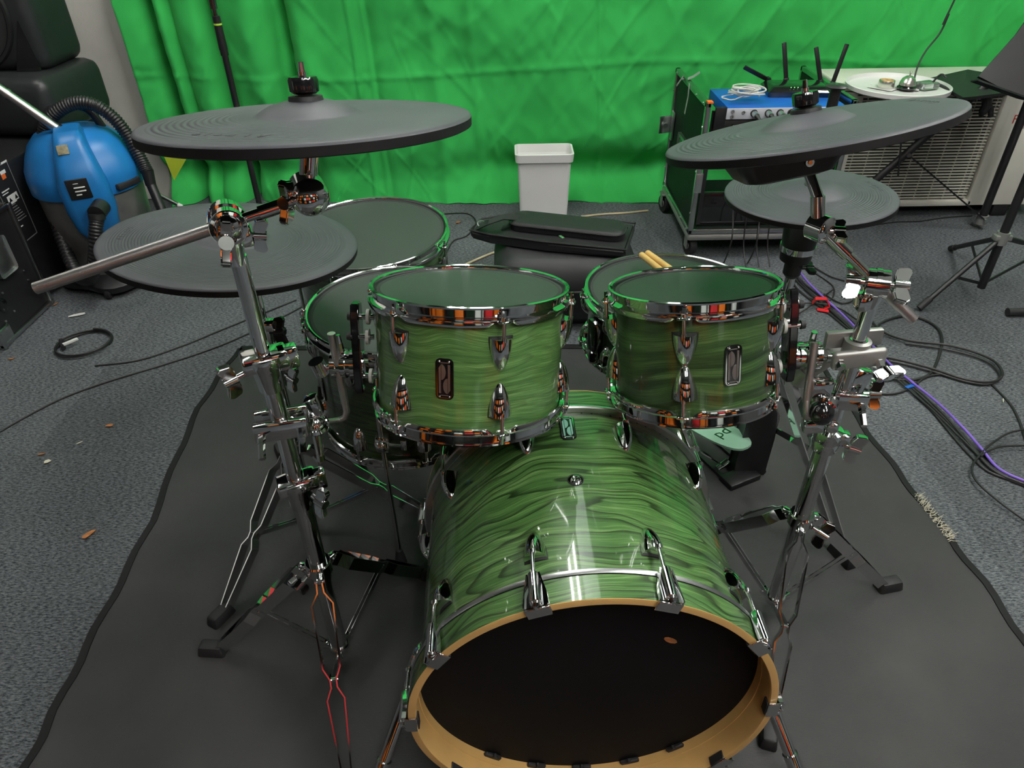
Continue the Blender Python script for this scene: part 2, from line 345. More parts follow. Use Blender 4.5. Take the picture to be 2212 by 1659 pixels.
    def build(s, name, m, parent=None, local=False, smooth=38, loc=None):
        """meshes are written in world coordinates unless local"""
        me = bpy.data.meshes.new(name)
        bmesh.ops.remove_doubles(s.bm, verts=s.bm.verts, dist=1e-6)
        bmesh.ops.recalc_face_normals(s.bm, faces=s.bm.faces)
        o = bpy.data.objects.new(name, me); COL.objects.link(o)
        if parent is not None:
            o.parent = parent; pm = MW.get(parent.name, M.Identity(4)); MW[o.name] = pm
            if not local: s.bm.transform(pm.inverted())
        elif loc is not None:
            MW[o.name] = M.Translation(V(loc)); o.location = V(loc); s.bm.transform(MW[o.name].inverted())
        else: MW[o.name] = M.Identity(4)
        s.bm.to_mesh(me); s.bm.free()
        if smooth:
            me.shade_smooth(); me.set_sharp_from_angle(angle=R(smooth))
        me.materials.append(m); return o
def rrect(W, D_, r, n=5): return [(sx*(W-r)+r*math.cos(t), sy*(D_-r)+r*math.sin(t)) for sx, sy, a0 in ((1, 1, 0), (-1, 1, 90), (-1, -1, 180), (1, -1, 270)) for t in [R(a0+90*k/n) for k in range(n+1)]]
def loft(mb, secs, o, cap0=True, cap1=False, rot=None):
    rings = [[mb.bm.verts.new(V(o)+(rot@V((px_, py_, z)) if rot is not None else V((px_, py_, z)))) for px_, py_ in rrect(W, D_, min(r, W*.98, D_*.98))] for (W, D_, r, z) in secs]
    for a, b in zip(rings, rings[1:]): mb.ringface(a, b)
    if cap0: mb.bm.faces.new(rings[0][::-1])
    if cap1: mb.bm.faces.new(rings[-1])
    return mb
def tag(o, label=None, cat=None, group=None, kind=None):
    for k, v in (('label', label), ('category', cat), ('group', group), ('kind', kind)):
        if v: o[k] = v
    return o
def root(name, label, cat, mw=None, loc=(0, 0, 0), group=None):
    o = bpy.data.objects.new(name, None); COL.objects.link(o); o.empty_display_size = .05
    mw = mw if mw is not None else M.Translation(V(loc)); o.matrix_world = mw; MW[o.name] = mw.copy()
    return tag(o, label, cat, group)
def struct(name, mb, m, smooth=38): return tag(mb.build(name, m, smooth=smooth), kind='structure')
def text(name, s_, size, mw, m, parent, ext=.0003, align='CENTER', local=True, sp=1.):
    c = bpy.data.curves.new(name, 'FONT'); c.body = s_; c.size = size; c.extrude = ext; c.space_character = sp; c.align_x = align; c.align_y = 'CENTER'; c.resolution_u = 2
    t = bpy.data.objects.new('tmp', c); COL.objects.link(t)
    dg = bpy.context.evaluated_depsgraph_get(); me = bpy.data.meshes.new_from_object(t.evaluated_get(dg)); bpy.data.objects.remove(t)
    o = bpy.data.objects.new(name, me); COL.objects.link(o); me.materials.clear(); me.materials.append(m)
    me.transform(mw if local else MW[parent.name].inverted()@mw); o.parent = parent; MW[o.name] = MW[parent.name]; return o
def frame(o, z, x=None):
    """matrix with z axis z, x axis near x"""
    z = V(z).normalized(); x = V(x) if x is not None else basis(z)[0]; x = (x-z*x.dot(z)).normalized(); y = z.cross(x)
    return M(((x.x, y.x, z.x, o[0]), (x.y, y.y, z.y, o[1]), (x.z, y.z, z.z, o[2]), (0, 0, 0, 1)))
def tilt(o, a, b):
    """frame at o whose z axis leans a degrees to +x and b degrees to +y"""
    return frame(o, V((math.tan(R(a)), math.tan(R(b)), 1)), V((1, 0, 0)))

# ------------------------------------------------------------------ room
struct('floor', MB().box((.1, .6, -.05), (7.2, 7.2, .1)), carpet)
struct('ceiling', MB().box((.1, .6, 2.85), (7.2, 7.2, .1)), ceil_m)
struct('wall_back', MB().box((.1, 4.1, 1.4), (7.2, .2, 2.8)), wall_m)
struct('wall_left', MB().box((-3.4, .6, 1.4), (.2, 7., 2.8)), wall_m)
struct('wall_right', MB().box((3.6, .6, 1.4), (.2, 7., 2.8)), wall_m)
struct('wall_front', MB().box((.1, -2.9, 1.4), (7.2, .2, 2.8)), wall_m)
col = struct('wall_column', MB().box((-2.0, 3.75, 1.4), (.62, .5, 2.8), bev=.012), col_m)

for (x, y, a) in LAMPS:
    r_ = root('ceiling_light', 'twin fluorescent ceiling batten above the room', 'lamp', loc=(x, y, 2.8), group='fluorescent ceiling battens')
    MB().box((x, y, 2.775), (.34, 1.3, .05), bev=.01).build('housing', white_p, r_)
    for s_ in ((0,) if a else (-1, 1)): MB().tube((x+s_*.09, y-.6, 2.73), (x+s_*.09, y+.6, 2.73), .016, n=10).build('tube', lampm, r_)

r_ = root('ceiling_panel', 'wide dim ceiling light panel mirrored along the top of the bass drum', 'lamp', loc=(.17, 2.6, 2.8))
MB().box((.17, 2.6, 2.785), (.46, 1.0, .03), bev=.005).build('housing', white_p, r_)
MB().box((.17, 2.6, 2.768), (.38, .92, .004)).build('diffuser', panelm, r_)
# shelf and crates added behind the camera for the chrome to mirror
r_ = root('added_shelf', 'tall black shelving with orange red and pale crates, added out of view for the chrome rims to mirror', 'shelf', loc=(-.2, -1.5, 0))
for px_ in (-2.9, -1.7, -.5, .7, 1.9, 3.1):
    for py_ in (-1.75, -1.25): MB().box((px_-.2, py_, 1.0), (.05, .05, 2.)).build('upright', blkp, r_)
for z in (.12, .68, 1.24, 1.8): MB().box((-.1, -1.5, z), (6.1, .55, .035)).build('shelf_board', blkp, r_)
crates = [(orange_m, -2.65), (blkg, -2.2), (orange_m, -1.75), (orange_m, -1.3), (blkg, -.75), (orange_m, -.3), (blkg, .15), (white_p, .55), (red_m, 1.0), (orange_m, 1.45), (blkg, 1.9), (white_p, 2.35), (blkg, 2.75)]
for j, z in enumerate((.14, .70, 1.26)):
    for i, (m_, x) in enumerate(crates):
        mm_ = crates[(i+(0, 2, 12)[j]) % len(crates)][0]
        MB().box((x-.15, -1.48, z+.19), (.36, .42, .36), bev=.02).build('crate', mm_, r_)

r_ = root('added_board', 'white board added out of view on the side wall for the chrome to mirror', 'board', loc=(-3.28, .2, 1.4))  # board added as something pale for the chrome to mirror
MB().box((-3.28, .2, 1.4), (.03, 1.2, .8), bev=.005).build('board_face', white_p, r_)
# ------------------------------------------------------------------ curtain
def curtain():
    nx, nz = 620, 210; x0, x1, z0, z1 = -1.675, 3.3, .0, 2.6
    bm = bmesh.new(); rows = []
    def bump(t, c, w_): return math.exp(-((t-c)/w_)**2)
    def ymid(x, z):
        y = 3.44
        y += .10*max(0, min(1, (x-1.0)/.4)) if x > 1.0 else 0
        y -= .45*max(0, (x-2.5))**1.3 if x > 2.5 else 0
        zz = min(z, 1.3)
        # deep pleats on the left, leaning slightly
        f = max(0., min(1., (-.55-x)/.6))
        u = x+.03*zz
        pl = abs(math.sin((u*10.5+.6*math.sin(u*4.)+.3)))
        y += f*(.16*(1-pl)**3.2+.07*(1-abs(math.sin(u*7.3+1.1)))**5-.035*pl+.012*math.sin(u*31+1.))+.02*f
        # long seam creases
        for (cx, sl, wd, am) in ((-.66, .03, .010, .012), (-.60, .03, .012, .010), (.455, .055, .011, .010), (-.30, .04, .03, .016), (-.12, .05, .02, .010), (.20, -.02, .03, .008), (.76, .02, .05, .014), (1.5, .22, .09, .03), (1.9, .3, .10, .035), (2.3, .35, .10, .05), (2.65, .3, .1, .05)):
            y -= am*bump(x, cx-sl*zz, wd)
        # swags and crumples
        p = V((x*1.3+zz*.9, zz*1.1-x*.4, 0)); q = V((x*1.6-zz*1.1, zz*1.0+x*.5, 5))
        y += .040*noise.noise(p*1.6)+.018*(abs(noise.noise(q*3.))-.2)+.008*(abs(noise.noise(p*5.+V((3, 1, 0))))-.2)+.005*(abs(noise.noise(V((p.x*9, p.y*3.5, 7))))-.2)+.004*(abs(noise.noise(V((q.x*8, q.y*3., 9))))-.2)-.004*math.exp(-(noise.noise(V((p.x*3, p.y*1., 11)))/.03)**2)-.004*math.exp(-(noise.noise(V((q.x*3, q.y*1., 13)))/.03)**2)-.006*bump(zz, .60+.03*math.sin(x*2), .010)
        # hem kicks forward and the cloth bellies above it
        y -= .075*max(0, 1-z/.10)**1.5*(.55+.45*math.sin(x*2.+.6))
        y += .07*bump(z, .15, .07)*(.6+.5*math.sin(x*3.1))
        return y
    for j in range(nz+1):
        t = j/nz; z = z0+(z1-z0)*(t**1.7); rows.append([bm.verts.new((x0+(x1-x0)*i/nx, ymid(x0+(x1-x0)*i/nx, z), z+(.006*math.sin(i*.11) if j == 0 else 0)+.002)) for i in range(nx+1)])
    for j in range(nz):
        for i in range(nx): bm.faces.new((rows[j][i], rows[j][i+1], rows[j+1][i+1], rows[j+1][i]))
    m_ = MB(); m_.bm = bm; o = m_.build('green_curtain', curt_m, smooth=180)
    md = o.modifiers.new('thick', 'SOLIDIFY'); md.thickness = .002
    tag(o, 'crumpled chroma green cloth backdrop hanging behind the whole kit', 'backdrop cloth', kind='thing'); return o
curtain()
MB().prism([(0, 0), (.10, -.03), (.015, -.13)], .002, frame(Yp(352, 331, 3.33), (0, -1, 0), (1, 0, 0))).build('yellow_tape', yel_m, loc=Yp(352, 331, 3.33))
tag(bpy.data.objects['yellow_tape'], 'small yellow tape corner at the left edge of the green curtain', 'tape')

# ------------------------------------------------------------------ mat
def floor_mat():
    L_ = [(520, 756), (478, 810), (430, 885), (384, 990), (330, 1130), (262, 1262), (190, 1400), (120, 1540), (60, 1659)]
    Rr = [(1745, 750), (1795, 822), (1850, 905), (1908, 985), (1972, 1066), (2052, 1168), (2122, 1262), (2212, 1388)]
    LL = [G(*p) for p in L_]; RR = [G(*p) for p in Rr]
    LL += [V((LL[-1].x-.0, .2, 0)), V((LL[-1].x, -.15, 0))]; RR += [V((RR[-1].x, .4, 0)), V((RR[-1].x, -.15, 0))]
    def res(P, n):
        out = []
        for i in range(len(P)-1):
            for k in range(n): out.append(P[i].lerp(P[i+1], k/n))
        return out+[P[-1]]
    LL, RR = res(LL, 4), res(RR, 4)
    r_ = root('floor_mat', 'large black woven drum mat lying under the whole kit', 'mat', loc=(0, 1, 0))
    ring = [(p.x+.004*math.sin(i*1.3), p.y) for i, p in enumerate(LL)][::-1]+[(p.x+.005*math.sin(i*1.1), p.y) for i, p in enumerate(RR)]
    MB().prism(ring, .005, M.Translation((0, 0, .001))).build('woven_sheet', matm, r_)
    pts = [V((x, y, .006)) for x, y in ring]
    b_ = MB()
    for side in (pts[:len(LL)], pts[len(LL):]): b_.ribbon([p+V((0, 0, .0005)) for p in side], .017, .004, (1, .25, 0))
    b_.ribbon([pts[len(LL)-1]+V((0, 0, .0005)), pts[len(LL)]+V((0, 0, .0005))], .026, .004, (0, 1, 0))
    b_.build('stitched_border', under_m, r_)
    # frayed length of the border
    f_ = MB(); a, b = G(1975, 1068, .008), G(2052, 1168, .008)
    for i in range(150):
        p = a.lerp(b, i/150)+V((random.uniform(-.006, .012), random.uniform(-.006, .006), 0))
        d = V((random.uniform(.2, 1), random.uniform(-.6, .6), random.uniform(-.1, .5))).normalized()*random.uniform(.008, .02)
        f_.tube(p, p+d, .0009, .0004, n=4)
    tag(f_.build('frayed_threads', crumb_m, r_), kind='stuff')
floor_mat()

# ------------------------------------------------------------------ drums
def pd_badge(parent, mw, pale=False, s=1.):
    """rounded plate with the tall linked p d mark; mw: local frame of the plate (x right, y up, z out)"""
    h, w_ = .050*s, .0215*s
    def rr(W, H, r, n=5): return [(sx*(W-r)+r*math.cos(t), sy*(H-r)+r*math.sin(t)) for sx, sy, a0 in ((1, 1, 0), (-1, 1, 90), (-1, -1, 180), (1, -1, 270)) for t in [R(a0+90*k/n) for k in range(n+1)]]
    pl = MB(); pl.prism(rr(w_/2, h/2, .006*s), .0016, mw); o = pl.build('badge', blkg, parent, local=True)
    fr = MB(); A = rr(w_/2-.0012*s, h/2-.0012*s, .005*s); B = rr(w_/2-.0026*s, h/2-.0026*s, .004*s)
    z = .0022
    va = [fr.bm.verts.new(mw@V((p[0], p[1], z))) for p in A]; vb = [fr.bm.verts.new(mw@V((p[0], p[1], z))) for p in B]; vc = [fr.bm.verts.new(mw@V((p[0], p[1], .0012))) for p in A]
    fr.ringface(va, vb); fr.ringface(vc, va)
    # p : stem and half bowl ; d : stem and half bowl, turned
    m_ = hoopk if pale else steel
    def bowl(cx, cy, hh, ww, sgn):
        pts = [(cx, cy-hh), (cx, cy+hh)]+[(cx+sgn*ww*math.cos(t), cy+hh*math.sin(t)) for t in [R(80-160*k/10) for k in range(11)]]
        return pts
    lg = MB(); k = s*1.; f2 = mw@M.Translation((0, 0, .0014))
    lg.prism([(-.0068*k, -.0175*k), (-.0042*k, -.0175*k), (-.0042*k, .0175*k), (-.0068*k, .0135*k)], .001, f2)
    lg.prism(bowl(-.0036*k, .0085*k, .0095*k, .0052*k, 1), .001, f2)
    lg.prism([(.0042*k, -.0175*k), (.0068*k, -.0135*k), (.0068*k, .0175*k), (.0042*k, .0175*k)], .001, f2)
    lg.prism(bowl(.0036*k, -.0085*k, .0095*k, .0052*k, -1), .001, f2)
    lg.prism([(-.005*k, .0195*k), (.005*k, .0195*k), (.004*k, .0205*k), (-.004*k, .0205*k)], .001, f2)
    lg.prism([(-.005*k, -.0205*k), (.005*k, -.0205*k), (.004*k, -.0195*k), (-.004*k, -.0195*k)], .001, f2)
    fr.build('badge_frame', chrome, o, local=True); lg.build('badge_letters', m_, o, local=True)
    rv = MB()
    for sx in (-1, 1):
        for sy in (-1, 1): rv.sphere(mw@V((sx*.0058*s, sy*.0215*s, .0024)), .0014*s, u=8, v=6)
    rv.build('rivet', chrome, o, local=True)

def hoop_prof(Rr, dn=1):
    p = [(Rr-.0065, -.001), (Rr-.003, .0012), (Rr, -.0005), (Rr-.0005, -.0035), (Rr-.0035, -.005), (Rr-.0045, -.019), (Rr-.001, -.0225), (Rr+.003, -.0245), (Rr+.0035, -.0275), (Rr+.0015, -.036), (Rr-.002, -.037), (Rr-.0065, -.029), (Rr-.0075, -.005)]
    p = [(r, h*.78) for r, h in p]
    return p if dn == 1 else [(r, -h) for r, h in p]
def hoop(parent, name, Rr, z, dn, nl, a0, L_=None, n=144):
    def fn(r, h, t):
        if dn*h < -.0258:
            k = (t-a0)/(2*PI/nl); k = abs(k-round(k)); f = min(1., max(0., (k-.05)/.09)); f = f*f*(3-2*f)
            h += -dn*(.0 if f else 0)+(1-f)*dn*.0075
        return r, h
    m_ = MB().lathe(hoop_prof(Rr, dn), (0, 0, z), n=n, closed=True, fn=fn)
    for i in range(nl):                                   # ears that hold the rods
        t = a0+2*PI*i/nl; c = V((math.cos(t), math.sin(t), 0)); m_.box(c*(Rr+.0045)+V((0, 0, z-dn*.0205)), (.013, .020, .004), M.Rotation(t, 3, 'Z'), bev=.0015, seg=1)
    return m_.build(name, chrome, parent, local=True)
def drum(rt_, Rr, D, nl, a0, lug_w=.0178, lug_l=.052, lugd=.047, badge=None, tint=1., legs=False, headr=None):
    """local frame: origin at centre of the top rim, z along the axis; Rr rim radius, D overall depth"""
    Rs = Rr-.0078
    prof = [(Rs, -.014), (Rs, -D+.014), (Rs-.006, -D+.012), (Rs-.006, -.012)]
    sh = MB().lathe(prof, n=128, closed=True).build('shell', {6: wood_fine, 5: wood_broad}.get(nl, wood), rt_, local=True); sh.color = (tint, tint, tint, 1)
    hd = MB().lathe([(0, -.0062), (Rs-.0045, -.0062), (Rs+.001, -.0105), (Rs+.001, -.02), (Rs-.002, -.02), (Rs-.002, -.0125), (0, -.0085)], n=96).build('mesh_head', headm, rt_, local=True)
    MB().lathe([(Rs-.0095, -.0058), (Rs-.004, -.0056), (Rs-.001, -.009), (Rs-.004, -.0092), (Rs-.0095, -.0064)], n=96, closed=True).build('head_collar', blkr, rt_, local=True)
    hoop(rt_, 'batter_hoop', Rr, 0, 1, nl, a0); hoop(rt_, 'resonant_hoop', Rr, -D, -1, nl, a0)
    for i in range(nl):
        t = a0+2*PI*i/nl; c = V((math.cos(t), math.sin(t), 0))
        for (zr, dn) in ((0, 1), (-D, -1)):
            zl = zr-dn*lugd; ax = V((0, 0, -dn))
            lg = MB().bullet(c*Rs+V((0, 0, zl)), ax, c, lug_w, lug_l, .020).build('lug', chrome, rt_, local=True)
            MB().bullet(c*Rs+V((0, 0, zl+dn*.0025)), ax, c, lug_w+.0032, lug_l+.0065, .0065).build('gasket', blkr, lg, local=True)
            rp = c*(Rs+.0125); e = rp+V((0, 0, zr-dn*.012))
            rd = MB().tube(rp+V((0, 0, zl-dn*.004)), rp+V((0, 0, zr-dn*.02)), .0030, n=12)
            rd.tube(rp+V((0, 0, zl-dn*.002)), rp+V((0, 0, zl+dn*.003)), .0042, n=12)
            rd.tube(rp+V((0, 0, zr-dn*.0195)), rp+V((0, 0, zr-dn*.014)), .0052, .0046, n=12).tube(rp+V((0, 0, zr-dn*.014)), rp+V((0, 0, zr-dn*.004)), .0030, .0028, n=4)
            rd.build('tension_rod', chrome, rt_, local=True)
    if badge is not None:
        t = badge; c = V((math.cos(t), math.sin(t), 0))
        pd_badge(rt_, frame(c*(Rs+.0003)+V((0, 0, -D/2-.002)), c, V((-math.sin(t), math.cos(t), 0))), s=1.27)

TD = [  # name, label, cat, centre, tilt, R, depth, lugs, angle of first lug, badge angle, tint
 ('rack_tom', 'wider rack tom in bright green stained wood, mounted on the left chrome stand', (-.065, 1.021, .798), (2.3, 15.4), .160, .215, 6, R(-90+20), R(-90-11), 1.12),
 ('rack_tom', 'smaller darker green rack tom mounted above the right side of the bass drum', (.291, 1.006, .801), (-3.6, 15.7), .1345, .195, 5, R(-90-19), R(-90+13), .50),  # low tint is partly stain, mostly dimmer light put into the colour
 ('floor_tom', 'nearer floor tom on legs, tucked behind the left of the wider rack tom', (-.247, 1.318, .592), (.8, -.3), .186, .30, 8, R(-90-25), R(-90-62), .40),
 ('floor_tom', 'farthest and widest floor tom, beside the green curtain', (-.375, 1.775, .566), (-.7, -2.7), .211, .36, 8, R(-90+27), None, .5),
 ('snare_drum', 'green snare drum with two drumsticks on it, behind the smaller rack tom', (.345, 1.355, .607), (0, 2.5), .184, .15, 10, R(-90-55), None, .5)]
DR = []
for (nm, lb, c, tl, Rr, D, nl, a0, bd, ti) in TD:
    q = root(nm, lb, 'snare drum' if nm == 'snare_drum' else 'drum', mw=tilt(c, *tl)); DR.append(q)
    small = D < .2 and nm == 'snare_drum'
    drum(q, Rr, D, nl, a0, badge=bd, tint=ti, lugd=.034 if small else .047, lug_l=.03 if small else .054)
# legs of the floor toms
for q, angs in ((DR[2], (-96, 24, 144)), (DR[3], (-60, 60, 180))):
    mw = MW[q.name]; Rr = .186 if q is DR[2] else .211; D = .30 if q is DR[2] else .36
    for a in angs:
        c = V((math.cos(R(a)), math.sin(R(a)), 0)); p = mw@(c*(Rr+.012)+V((0, 0, -D*.72)))
        lg = MB().tube(p+V((0, 0, .10)), V((p.x, p.y, .055)), .0052, n=12).path([(p.x, p.y, .06), (p.x, p.y, .03)], .0052).build('leg', chrome, q)
        MB().tube((p.x, p.y, .001), (p.x, p.y, .05), .016, .008, n=14).build('rubber_foot', blkr, lg)
        bk = MB().box(p-mw.to_3x3()@c*.006, (.03, .03, .042), M.Rotation(R(a), 3, 'Z'), bev=.008).sphere(p, .017).tube(p, p+V((-math.sin(R(a))*.04, math.cos(R(a))*.04, 0)), .005).box(p+V((-math.sin(R(a))*.045, math.cos(R(a))*.045, 0)), (.006, .012, .026), M.Rotation(R(a), 3, 'Z'), bev=.002).build('leg_bracket', chrome, q)
# snare strainer and throw-off
q = DR[4]; mw = MW[q.name]
MB().box(mw@V((-.165, -.075, -.075)), (.03, .035, .08), M.Rotation(R(25), 3, 'Z'), bev=.008).box(mw@V((-.17, -.08, -.12)), (.02, .03, .03), bev=.006).build('strainer', dchrome, q)
# snare stand
rs = root('snare_stand', 'low chrome tripod with basket arms carrying the snare drum', 'stand', loc=(.345, 1.355, 0))
MB().tube((.345, 1.355, .06), (.345, 1.355, .40), .0125).build('tube', chrome, rs)
for a in (-100, 20, 140):
    c = V((math.cos(R(a)), math.sin(R(a)), 0)); b0 = V((.345, 1.355, 0))
    MB().ribbon([b0+c*.01+V((0, 0, .40)), b0+c*.17+V((0, 0, .43)), b0+c*.193+V((0, 0, .445)), b0+c*.193+V((0, 0, .475))], .014, .004, c.cross(V((0, 0, 1)))).build('basket_arm', chrome, rs)
    MB().ribbon([b0+c*.012+V((0, 0, .22)), b0+c*.24+V((0, 0, .015))], .018, .003, c.cross(V((0, 0, 1)))).tube(b0+c*.23+V((0, 0, .0)), b0+c*.26+V((0, 0, .02)), .012).build('leg', chrome, rs)

# sticks on the snare
for k, (a, b) in enumerate((((1384, 553), (1470, 622)), ((1397, 549), (1485, 612)))):
    p0 = G(*a, .624); p1 = G(*b, .624); d = (p1-p0).normalized(); p1 = p0+d*.35; p0.z = .628; p1.z = .612
    o = MB().path([p0, p0+d*.003, p0+d*.25, p0+d*.315, p0+d*.33, p0+d*.338], lambda t: (.0055 if t < .05 else .0072 if t < .7 else .0045 if t < .9 else .003), n=12).build('drumstick', drumstick_m, loc=p0)
    tag(o, ('wooden drumstick on the snare head, the one nearer the camera', 'wooden drumstick on the snare head, the one nearer the curtain')[k], 'drumstick', 'drumsticks on the snare')

# ------------------------------------------------------------------ bass drum
KC = V((.115, .579, .292)); KL = .455; KR = .2794
kmw = M.Translation(KC)@M.Rotation(R(1.5), 4, 'Z')@M.Rotation(R(90), 4, 'X')          # local z to the front, y up
kd = root('bass_drum', 'large green stained wood bass drum facing the camera with its black front head inset', 'drum', mw=kmw)
Rs = KR-.012
sh = MB().lathe([(Rs, -.0520), (Rs, -KL+.050), (Rs-.007, -KL+.050), (Rs-.007, -.0595), (Rs-.0012, -.0592)], n=160, closed=True).build('shell', wood, kd, local=True); sh.color = (.98, .98, .98, 1)
for nm, z0, z1 in (('front_hoop', -.0015, -.040), ('batter_hoop', -KL+.0015, -KL+.040)):
    o = MB().lathe([(KR, z0), (KR, z1), (KR-.0115, z1), (KR-.0115, z0)], n=160, closed=True).build(nm, wood, kd, local=True); o.color = (1.0, 1.0, 1.0, 1)
    MB().lathe([(KR-.0002, z0), (KR+.0004, z0+(.0015 if z0 > -.1 else -.0015)*1.), (KR-.002, z0+(.0022 if z0 > -.1 else -.0022)), (KR-.0105, z0+(.0022 if z0 > -.1 else -.0022)), (KR-.0122, z0), (KR-.0122, z1), (KR-.0108, z1), (KR-.0108, z0)], n=160, closed=True).build('bare_maple_edge', maple, o, local=True)
for z in (-.042, -KL+.042):
    s_ = -1 if z > -.1 else 1
    MB().lathe([(KR-.011, z), (KR+.0005, z), (KR+.0015, z+s_*.002), (KR+.0015, z+s_*.007), (KR-.001, z+s_*.009), (KR-.011, z+s_*.009)], n=160, closed=True).build('head_ring', steel, kd, local=True)
MB().lathe([(KR-.0119, -.038), (KR-.0119, -.0548), (KR-.0135, -.0548), (KR-.0135, -.038)], n=160, closed=True).build('inner_ply', maple, kd, local=True)
MB().lathe([(0, -.055), (KR-.012, -.0545), (KR-.012, -.058), (0, -.0585)], n=96).build('front_head', kheadm, kd, local=True)
MB().lathe([(0, -KL+.05), (KR-.012, -KL+.05), (KR-.012, -KL+.053), (0, -KL+.053)], n=96).build('batter_head', kheadm, kd, local=True)
for i in range(10):
    t = R(90+18+36*i); c = V((math.cos(t), math.sin(t), 0)); tg = V((-math.sin(t), math.cos(t), 0)); rot = M.Rotation(t, 3, 'Z')
    for (z0, sg) in ((0, -1), (-KL, 1)):
        f = lambda d: z0+sg*d
        lg = MB().bullet(c*Rs+V((0, 0, f(.088))), V((0, 0, sg)), c, .017, .056, .026).build('lug', chrome, kd, local=True)
        MB().bullet(c*Rs+V((0, 0, f(.0855))), V((0, 0, sg)), c, .0205, .063, .007).build('gasket', blkr, lg, local=True)
        rp = c*(KR+.008)
        MB().tube(rp+V((0, 0, f(.006))), rp+V((0, 0, f(.09))), .0032, n=10).tube(rp+V((0, 0, f(.089))), rp+V((0, 0, f(.084))), .0062, .005, n=12).tube(rp+V((0, 0, f(.006))), rp+V((0, 0, f(-.006))), .0034, n=4).build('tension_rod', chrome, kd, local=True)
        cl = MB().tube(rp+V((0, 0, f(.002))), rp+V((0, 0, f(.048))), .0085, n=16).tube(rp+V((0, 0, f(.002))), rp+V((0, 0, f(-.001))), .0072, .006, n=14)
        for s2 in (-1, 1):          # cheeks of the claw
            cl.ribbon([c*(KR+.0065)+tg*(s2*.0165)+V((0, 0, f(-.002))), c*(KR+.006)+tg*(s2*.015)+V((0, 0, f(.018))), c*(KR+.010)+tg*(s2*.0085)+V((0, 0, f(.047)))], .006, .0022, c)
        cl.prism([(-.017, -.001), (.017, -.001), (.0095, .046), (-.0095, .046)], .0025, frame(c*(KR+.0025)+V((0, 0, f(0))), c, tg*(1 if sg > 0 else -1)))
        cl.box(c*(KR-.004)+V((0, 0, f(-.0035))), (.019, .035, .003), rot, bev=.001, seg=1)
        cl.build('claw_hook', chrome, kd, local=True)
        MB().box(c*(KR-.0140)+V((0, 0, f(.004))), (.0028, .030, .014), rot, bev=.001, seg=1).build('claw_lining', blkr, kd, local=True)
for a in (233, 252, 270, 289, 308):
    t = R(a); c = V((math.cos(t), math.sin(t), 0)); MB().box(c*(KR-.0165)+V((0, 0, -.050)), (.010, .034, .007), M.Rotation(t, 3, 'Z'), bev=.002, seg=1).tube(c*(KR-.024)+V((0, 0, -.05)), c*(KR-.024)+V((0, 0, -.043)), .003).build('inner_clip', blkr, kd, local=True)
t = R(90+2.5); c = V((math.cos(t), math.sin(t), 0))
bp_ = kmw.inverted()@V((0, 0, 0)); 
pd_badge(kd, frame(c*(Rs+.0005)+V((0, 0, -.362)), c, V((math.sin(t), -math.cos(t), 0))), pale=True, s=1.22)
MB().lathe([(.0035, .003), (.0055, .0042), (.009, .0035), (.0115, .001), (.0115, -.001), (.0035, -.001)], c*(Rs)+V((0, 0, -.235)), c, n=28, closed=True).build('vent_grommet', chrome, kd, local=True)
MB().lathe([(.0115, .0008), (.0130, .0008), (.0130, -.001), (.0115, -.001)], c*(Rs)+V((0, 0, -.235)), c, n=28, closed=True).build('vent_gasket', blkr, kd, local=True)
for s2 in (-1, 1):         # spurs
    p = V((.115+s2*.285, .70, .25)); e = Yp(855, 1640, .56) if s2 < 0 else Yp(1668, 1650, .56)
    ft = V((.115+s2*.40, .50, .0))
    p = V((.115+s2*.292, .66, .24)); d = (ft-p)
    sp = MB().sphere(p, .020, (.6, 1, 1)).tube(p, p+d*.45, .0105).tube(p+d*.42, p+d*.58, .0128, .0118).tube(p+d*.55, p+d*.90, .0075).build('spur', chrome, kd)
    MB().tube(p+d*.90, ft+V((0, 0, .002)), .013, .008).build('spur_tip', blkr, sp)
    MB().tube(p+d*.50, p+d*.50+V((s2*-.0, -.028, .012)), .004).box(p+d*.5+V((0, -.03, .013)), (.004, .016, .02), bev=.002).build('spur_screw', chrome, sp)
o = MB().sphere((0, 0, 0), .012, (1.1, .5, .03), u=9, v=5).build('leaf_flake', leaf_m, None, local=True)
o.matrix_world = frame(kmw@V((.118, .105, -.053)), (kmw.to_3x3()@V((0, 0, 1))), V((1, 0, -.7))); tag(o, 'tiny brown leaf flake stuck to the black bass drum head', 'leaf')

